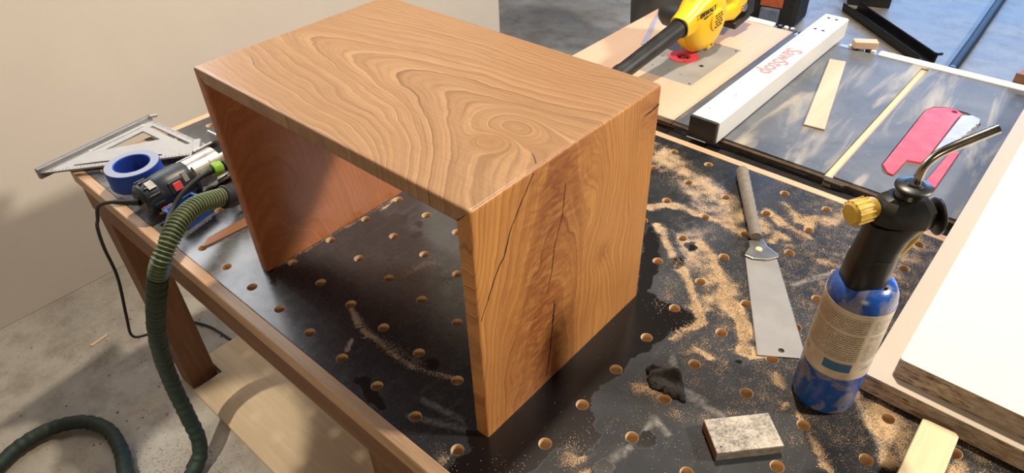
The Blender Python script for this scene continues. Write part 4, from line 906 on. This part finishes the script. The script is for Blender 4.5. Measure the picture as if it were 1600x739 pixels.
for k in range(hn + 1):
    t = k / hn; p = hA.lerp(hB, t); hv.append(Vector((p.x, p.y, 0.0155 - 0.003 * t)))
tube('wrapped_handle', hv, [0.0140 - 0.0022 * (k / hn) + 0.0004 * (k % 2) + 0.0005 * math.sin(k * 0.75) for k in range(hn + 1)], M['wrap'], ps, 18)
tube('butt_cap', [hv[0] - Vector((ax.x, ax.y, 0)) * 0.006, hv[0] - Vector((ax.x, ax.y, 0)) * 0.0002], [0.0115, 0.0138], M['wrap'], ps, 18)

# ------------------------------------------------------------------ torch
to = empty('blow_torch', (0.284, 0.368, 0.0008), rz=math.atan2(0.66, 0.751), label='blow torch with a scuffed blue gas bottle, black grip and bent steel tube', cat='blow torch')
def bottle_mat():
    t = NT('blue_bottle_paint'); co = t.coord(); n1 = t.noise(co, 22, 4, 0.6, 0.6); n2 = t.noise(co, 70, 3)
    z = t.add('ShaderNodeSeparateXYZ'); t.l.new(co, z.inputs[0])
    c = t.mix(t.ramp(n1, [(0.52, 0.0), (0.56, 1.0)]), (0.012, 0.085, 0.40), (0.17, 0.19, 0.30))
    c = t.mix(t.math('MULTIPLY', t.ramp(n2, [(0.5, 0.0), (0.7, 1.0)]), 0.2), c, (0.35, 0.33, 0.30))
    return t.out(c, t.math('ADD', 0.16, t.math('MULTIPLY', n2, 0.2)), 0, 0.5)
M['bottle'] = bottle_mat()
def label_mat():
    t = NT('printed_label'); co = t.coord(); s = t.add('ShaderNodeSeparateXYZ'); t.l.new(co, s.inputs[0])
    X, Y, Z = s.outputs
    ang = t.math('ARCTAN2', Y, X)
    lines = t.math('FRACT', t.math('MULTIPLY', Z, 230.0))
    row = t.math('FLOOR', t.math('MULTIPLY', Z, 230.0))
    words = t.add('ShaderNodeTexNoise', noise_dimensions='2D', i_Scale=1.0, i_Detail=2.0)
    cv = t.add('ShaderNodeCombineXYZ'); t.l.new(t.math('MULTIPLY', ang, 38.0), cv.inputs[0]); t.l.new(t.math('MULTIPLY', row, 7.3), cv.inputs[1]); t.l.new(cv.outputs[0], words.inputs['Vector'])
    ink = t.math('MULTIPLY', t.math('GREATER_THAN', lines, 0.5), t.math('GREATER_THAN', words.outputs[0], 0.40))
    gapc = t.math('LESS_THAN', t.math('ABSOLUTE', t.math('ADD', ang, 1.52)), 0.07)
    ink = t.math('MULTIPLY', ink, t.math('SUBTRACT', 1.0, gapc))
    ink = t.math('MULTIPLY', ink, t.math('GREATER_THAN', Z, 0.128))
    ink = t.math('MULTIPLY', ink, t.math('LESS_THAN', Z, 0.212))
    ink = t.math('MULTIPLY', ink, t.math('GREATER_THAN', t.math('ABSOLUTE', t.math('SUBTRACT', Z, 0.182)), 0.003))
    nz = t.noise(co, 40, 4)
    paper = t.mix(t.ramp(nz, [(0.35, 0.0), (0.7, 1.0)]), (0.56, 0.46, 0.33), (0.70, 0.64, 0.54))
    c = t.mix(t.math('MULTIPLY', ink, 0.72), paper, (0.10, 0.08, 0.06))
    blue = t.math('MULTIPLY', t.math('LESS_THAN', t.math('ABSOLUTE', t.math('SUBTRACT', Z, 0.112)), 0.009), t.math('LESS_THAN', t.math('ABSOLUTE', t.math('ADD', ang, 2.05)), 0.42))
    c = t.mix(blue, c, (0.05, 0.15, 0.30))
    bot = t.math('MULTIPLY', t.math('LESS_THAN', t.math('ABSOLUTE', t.math('SUBTRACT', Z, 0.112)), 0.006), t.math('GREATER_THAN', ang, -1.35))
    c = t.mix(t.math('MULTIPLY', bot, t.math('GREATER_THAN', words.outputs[0], 0.5)), c, (0.20, 0.26, 0.34))
    return t.out(c, 0.5, 0, 0.4)
M['label'] = label_mat()
RB = 0.0475
lathe('gas_bottle', [(0.0002, 0.0), (0.040, 0.0), (0.0455, 0.003), (RB, 0.010), (RB, 0.222), (0.0455, 0.236), (0.040, 0.247), (0.030, 0.254), (0.018, 0.257), (0.0002, 0.257)], M['bottle'], to, 64, 'Z')
lathe('paper_label', [(RB + 0.0001, 0.088), (RB + 0.0005, 0.088), (RB + 0.0005, 0.222), (RB + 0.0001, 0.222)], M['label'], to, 64, 'Z', closed=True)
lathe('bottle_seam', [(RB, 0.0840), (RB + 0.0008, 0.0850), (RB + 0.0008, 0.0868), (RB, 0.0878)], M['bottle'], to, 64, 'Z', closed=True)
# grip: loft of rounded sections (a along the nozzle direction, z up)
def loft(name, secs, mat, parent, n=28, pw=0.7, deg=40):
    V = []; F = []
    for (a, z, ha, hw, tilt) in secs:
        for k in range(n):
            an = 2 * math.pi * k / n; c, s = math.cos(an), math.sin(an)
            da = math.copysign(abs(c) ** pw, c) * ha; V.append((a + da, math.copysign(abs(s) ** pw, s) * hw, z + da * tilt))
    m_ = len(secs)
    for i in range(m_ - 1):
        for k in range(n): F.append((i * n + k, i * n + (k + 1) % n, (i + 1) * n + (k + 1) % n, (i + 1) * n + k))
    F.append(tuple(range(n))[::-1]); F.append(tuple(range((m_ - 1) * n, m_ * n)))
    o = mobj(name, V, F, mat, parent); sharp(o.data, deg); return o
M['grip'] = plain('black_grip_plastic', (0.016, 0.016, 0.016), 0.35, var=0.25, scale=50)
loft('grip', [(-0.008, 0.244, 0.026, 0.025, 0), (-0.007, 0.249, 0.029, 0.028, 0), (-0.006, 0.285, 0.029, 0.026, 0), (-0.004, 0.310, 0.028, 0.024, 0), (0.000, 0.330, 0.030, 0.023, 0), (0.006, 0.345, 0.036, 0.022, 0), (0.012, 0.352, 0.041, 0.022, 0)], M['grip'], to)
loft('grip_inset', [(-0.004, 0.256, 0.017, 0.0285, 0), (-0.004, 0.300, 0.015, 0.0262, 0)], M['black_rubber'], to, pw=0.5)
loft('head', [(0.012, 0.3525, 0.042, 0.023, -0.10), (0.012, 0.364, 0.043, 0.024, -0.12), (0.012, 0.378, 0.040, 0.022, -0.12), (0.010, 0.388, 0.032, 0.019, -0.10), (0.009, 0.394, 0.024, 0.017, 0)], M['grip'], to, n=12, pw=0.8, deg=18)
rg = lathe('rear_guard', [(0.0002, 0), (0.020, 0), (0.023, 0.002), (0.023, 0.005), (0.020, 0.007), (0.0002, 0.007)], M['grip'], to, 30, 'X'); rg.location = (0.0545, 0, 0.358); rg.scale = (1, 1, 1.15); rg.rotation_euler = (0, math.radians(-8), 0)
kn = lathe('valve_knob', [(0.0002, -0.030), (0.013, -0.030), (0.0165, -0.026), (0.0170, -0.016), (0.0150, 0.0), (0.0140, 0.006), (0.0002, 0.006)], M['mustard'], to, 30, 'X'); kn.location = (-0.034, 0, 0.374); kn.rotation_euler = (0, math.radians(-4), math.radians(18))
for k in range(14):
    a = 2 * math.pi * k / 14
    lathe('knob_rib', [(0.0002, -0.027), (0.0014, -0.027), (0.0014, -0.004), (0.0002, -0.004)], M['mustard'], kn, 8, 'X', (0, 0.0165 * math.cos(a), 0.0165 * math.sin(a)))
lathe('neck', [(0.0002, 0.3945), (0.018, 0.3945), (0.016, 0.400), (0.0145, 0.401), (0.0145, 0.403), (0.0002, 0.403)], M['grip'], to, 28, 'Z', (0.010, 0, 0))
lathe('collar', [(0.0002, 0.4032), (0.0205, 0.4032), (0.0225, 0.405), (0.0225, 0.408), (0.0205, 0.4095), (0.012, 0.411), (0.010, 0.4135), (0.0002, 0.4135)], M['grip'], to, 34, 'Z', (0.012, 0, 0))
tg = catmull([(0.044, 0, 0.346), (0.040, 0, 0.330), (0.034, 0, 0.312), (0.026, 0, 0.298), (0.022, 0, 0.290)], 6)
tube('trigger', tg, [0.0075] * (len(tg) - 3) + [0.007, 0.006, 0.004], M['mustard'], to, 14, world=False)
tt = catmull([(0.014, 0, 0.4137), (0.0135, 0, 0.424), (0.0150, 0, 0.438), (0.0225, 0, 0.4515), (0.036, 0, 0.4620), (0.058, 0, 0.4745), (0.084, 0, 0.4885)], 10)
M['tube_steel'] = plain('stainless_tube', (0.46, 0.42, 0.36), 0.22, 1.0, var=0.1, scale=30)
tu = tube('flame_tube', tt, [0.0050 + 0.0012 * min(1, max(0, (k - 20) / 30)) for k in range(len(tt))], M['tube_steel'], to, 22, world=False)
e_ = (tt[-1] - tt[-2]).normalized()
tube('tube_mouth', [tt[-1] + e_ * 0.00005, tt[-1] + e_ * 0.0004], 0.0050, M['dark'], tu, 18, world=False)
lathe('strap_hole', [(0.0002, 0), (0.0030, 0), (0.0030, 0.0006), (0.0002, 0.0006)], M['dark'], to, 12, 'Y', (0.012, -0.0283, 0.256))

# ------------------------------------------------------------------ sanding block, rag, boards, stick
def dusty_block():
    t = NT('dust_covered_block_face'); co = t.coord(); n = t.noise(co, 30, 5, 0.7); f = t.noise(co, 260, 2)
    c = t.mix(t.ramp(t.math('ADD', t.math('MULTIPLY', n, 0.7), t.math('MULTIPLY', f, 0.35)), [(0.40, 0.0), (0.62, 1.0)]), (0.13, 0.12, 0.11), (0.50, 0.45, 0.37))
    return t.out(c, 0.8)
M['block_dust'] = dusty_block()
M['cork'] = wood('brown_block_side', (0.17, 0.09, 0.05), (0.30, 0.18, 0.10), 'X', rough=0.7)
M['block_edge'] = plain('grey_block_side', (0.30, 0.27, 0.22), 0.8, var=0.25, scale=90)
bk = empty('sanding_block', (0.2265, 0.1985, 0.0008), rz=math.radians(47.5), label='flat rectangular block dusted with pale sawdust, lying near the gas bottle', cat='sanding block')
v, f = boxv(-0.0515, 0.0515, -0.030, 0.030, 0.0, 0.0165); o = mobj('core', v, f, [M['cork'], M['block_edge']], bk, bevel=0.0008)
for p in o.data.polygons:
    if p.normal.y < -0.5 or p.normal.x > 0.5: p.material_index = 1
box('top_face', -0.0515, 0.0515, -0.030, 0.030, 0.0167, 0.0200, M['block_dust'], bk, world=False, bevel=0.0008)
lathe('pin_hole', [(0.0002, 0), (0.0014, 0), (0.0014, 0.0003), (0.0002, 0.0003)], M['dark'], bk, 10, 'Z', (-0.042, -0.020, 0.0200))

def rag():
    n = 46; V = []; F = []
    c00, c10, c11, c01 = Vector((0.050, 0.196)), Vector((0.112, 0.196)), Vector((0.083, 0.268)), Vector((0.030, 0.230))
    c00, c10, c11, c01 = Vector((0.062, 0.196)), Vector((0.128, 0.205)), Vector((0.080, 0.262)), Vector((0.036, 0.228))
    for j in range(n + 1):
        for i in range(n + 1):
            u, w = i / n, j / n
            p = c00 * (1 - u) * (1 - w) + c10 * u * (1 - w) + c11 * u * w + c01 * (1 - u) * w
            nz = mnoise.noise((p.x * 60, p.y * 60, 2.2)); n2 = mnoise.noise((p.x * 170, p.y * 170, 7.0))
            rid = math.exp(-((w - 0.42 - 0.12 * math.sin(u * 3)) / 0.10) ** 2) * (0.35 + 0.65 * u) + 0.6 * math.exp(-((w - 0.78 + 0.25 * u) / 0.08) ** 2)
            edge = min(u, 1 - u, w, 1 - w); e = min(1.0, edge / 0.16); e = e ** 0.5
            z = 0.0018 + e * (0.009 + 0.019 * rid + 0.008 * nz + 0.0022 * n2)
            jit = 0.006 * nz * (1 - e)
            V.append((p.x + jit, p.y + 0.006 * n2 * (1 - e), max(0.0016, z)))
    for j in range(n):
        for i in range(n):
            a = j * (n + 1) + i; F.append((a, a + 1, a + n + 2, a + n + 1))
    M['rag'] = plain('black_cotton', (0.050, 0.046, 0.046), 0.9, var=0.3, scale=140, bump=0.3)
    o = mobj('rag', V, F, M['rag'], None, smooth=True)
    s = o.modifiers.new('thick', 'SOLIDIFY'); s.thickness = 0.0012; s.offset = -1
    return tag(o, 'crumpled black cloth rag on the bench between two holes', 'rag')
rag()

def core_edge():
    t = NT('laminated_board_edge'); a = t.noise(t.coord(scale=(0.10, 0.10, 1)), 420, 3, 0.65); b = t.noise(t.coord(scale=(0.35, 0.35, 1)), 130, 3, 0.6); g = t.noise(t.coord(), 10, 3)
    c = t.mix(t.ramp(b, [(0.35, 0.0), (0.65, 1.0)]), (0.30, 0.215, 0.15), (0.55, 0.43, 0.32))
    c = t.mix(t.ramp(a, [(0.54, 0.0), (0.62, 0.9)]), c, (0.05, 0.032, 0.022))
    c = t.mix(t.math('MULTIPLY', t.ramp(g, [(0.45, 0.0), (0.65, 1.0)]), 0.4), c, (0.32, 0.28, 0.25))
    t.bump(a, 0.5, 0.001)
    return t.out(c, 0.75)
M['core_edge'] = core_edge()
M['birch'] = plain('pale_birch_face', (0.70, 0.615, 0.50), 0.5, var=0.025, scale=6)
def rounded(x0, y0, x1, y1, r):
    pts = []
    for k in range(7):
        a = math.pi + math.pi / 2 * k / 6; pts.append((x0 + r + r * math.cos(a), y0 + r + r * math.sin(a)))
    return pts + [(x1, y0), (x1, y1), (x0, y1)]
for x0, y0, y1, z0, z1, lab in ((0.3255, 0.413, 1.72, 0.0018, 0.0385, 'lower of two thick pale birch boards with rough brown edges at the right'), (0.360, 0.4345, 1.70, 0.0392, 0.0795, 'upper of two thick pale birch boards with rough brown edges at the right')):
    e = empty('birch_board', (x0 + 0.35, (y0 + y1) / 2, z0), label=lab, cat='board', group='birch boards stacked on the bench')
    prism('core', rounded(x0, y0, 1.05, y1, 0.004), z0, z1 - 0.0016, M['core_edge'], e)
    prism('face_veneer', rounded(x0, y0, 1.05, y1, 0.007), z1 - 0.0015, z1, M['birch'], e, bevel=0.0004)
st = prism('pine_stick', [(0.4235, 0.3965), (0.4300, 0.3985), (0.4690, 0.4010), (0.4745, 0.3960), (0.4800, 0.02), (0.4270, 0.02)], 0.0012, 0.0225, M['pine'], bevel=0.0015)
tag(st, 'smooth pale pine stick lying against the lower birch board', 'wood stick')

# ------------------------------------------------------------------ small things on the floor
fs = prism('floor_mark', [(-1.776, -0.279), (-1.766, -0.276), (-1.777, -0.214), (-1.786, -0.216)], FZ + 0.0006, FZ + 0.004, M['offcut'], bevel=0.0005); tag(fs, 'pale mark on the concrete beside the wall, built as a flat sliver', 'floor mark')  # stands for a mark on the concrete, built as a thin piece
o = prism('blue_tape_scrap', [(-0.52, -0.02), (-0.495, -0.03), (-0.488, 0.0), (-0.505, 0.012), (-0.520, 0.004)], FZ + 0.0205, FZ + 0.030, M['blue_plastic'], bevel=0.003); tag(o, 'crumpled scrap of blue tape on the shelf under the bench', 'tape scrap')

# ------------------------------------------------------------------ sawdust and chips
def grains(name, spots, mat, label, zfun=lambda x, y: 0.0006):
    V = []; F = []
    for x, y, s in spots:
        a = random.uniform(0, 6.28); z = zfun(x, y); b0 = len(V)
        for k in range(3):
            an = a + k * 2.09 + random.uniform(-.4, .4); V.append((x + s * math.cos(an), y + s * math.sin(an), z))
        V.append((x, y, z + s * random.uniform(0.4, 1.1)))
        F += [(b0, b0 + 1, b0 + 3), (b0 + 1, b0 + 2, b0 + 3), (b0 + 2, b0, b0 + 3), (b0, b0 + 2, b0 + 1)]
    me = bpy.data.meshes.new(name); me.from_pydata(V, [], F); me.materials.append(mat)
    o = bpy.data.objects.new(name, me); COL.objects.link(o); return tag(o, label, 'sawdust', kind='stuff')
M['grain'] = plain('sawdust_grain', (0.58, 0.43, 0.265), 0.9, var=0.2, scale=160)
def blocked(x, y):
    if TX0 - .002 < x < TX0 + TT + .002 and TY0 < y < TY1: return True
    if TX1 - TT - .002 < x < TX1 + .002 and TY0 < y < TY1: return True
    if x > 0.32 and y > 0.405: return True
    if math.hypot(x - 0.284, y - 0.368) < 0.05: return True
    if not (BX0 + .01 < x < BX1 and BY0 + .004 < y < BY1 - .004): return True
    i, j = round(y / S), round(x / S)
    if math.hypot(x - j * S, y - i * S) < 0.0125: return True
    return False
KEEP = [[(-0.13, 0.86), (-0.09, 0.89), (0.045, 0.675), (0.245, 0.42), (0.165, 0.365), (0.01, 0.65)], [(0.166, 0.184), (0.240, 0.260), (0.285, 0.218), (0.214, 0.133)], [(0.03, 0.225), (0.08, 0.268), (0.134, 0.205), (0.06, 0.19)], [(0.42, 0.41), (0.485, 0.41), (0.485, 0.0), (0.42, 0.0)]]
spots = []
for line, wd, den in DUST:
    L = sum(math.dist(a, b) for a, b in zip(line[:-1], line[1:]))
    n = int(den * (L + wd) * (wd + 0.008) * 230000 * (1.0 if wd < 0.03 else 0.35))
    for _ in range(min(n, 2600)):
        k = random.randrange(len(line) - 1); t = random.random(); a, b = line[k], line[k + 1]
        x = a[0] + (b[0] - a[0]) * t + random.gauss(0, wd * 0.55); y = a[1] + (b[1] - a[1]) * t + random.gauss(0, wd * 0.55)
        if not blocked(x, y): spots.append((x, y, random.uniform(0.0005, 0.0012)))
for _ in range(3200):
    x, y = random.uniform(-0.65, 0.55), random.uniform(-0.12, 0.9)
    if not blocked(x, y) and random.random() < (0.9 if x > 0 else 0.35): spots.append((x, y, random.uniform(0.0004, 0.0010)))
PS = np.array([(a, b) for a, b, c in spots]); ok = np.ones(len(PS), bool)
for poly in KEEP: ok &= poly_sdf(PS, poly) > 0.001
spots = [s_ for s_, k_ in zip(spots, ok) if k_]
grains('sawdust', spots, M['grain'], 'pale sawdust scattered in streaks over the black bench top')
print('grains', len(spots))
fspots = []
for _ in range(1500):
    x, y = random.uniform(-2.0, -0.9), random.uniform(-0.8, 0.2)
    fspots.append((x, y, random.uniform(0.0006, 0.0022) if random.random() < 0.93 else random.uniform(0.003, 0.007)))
for _ in range(900):
    x, y = random.gauss(-1.05, 0.10), random.gauss(-0.33, 0.07); fspots.append((x, y, random.uniform(0.0008, 0.003)))
for _ in range(500):
    x = random.uniform(-2.09, -2.03); fspots.append((x, random.uniform(-0.8, 0.3), random.uniform(0.0008, 0.002)))
M['chip'] = plain('floor_chips', (0.50, 0.30, 0.17), 0.9, var=0.3, scale=90)
fspots = [s for s in fspots if not (s[0] > -1.41 and s[1] > -0.15)]
grains('floor_chips', fspots, M['chip'], 'brown wood chips scattered over the concrete beside the bench', lambda x, y: FZ + 0.0005)
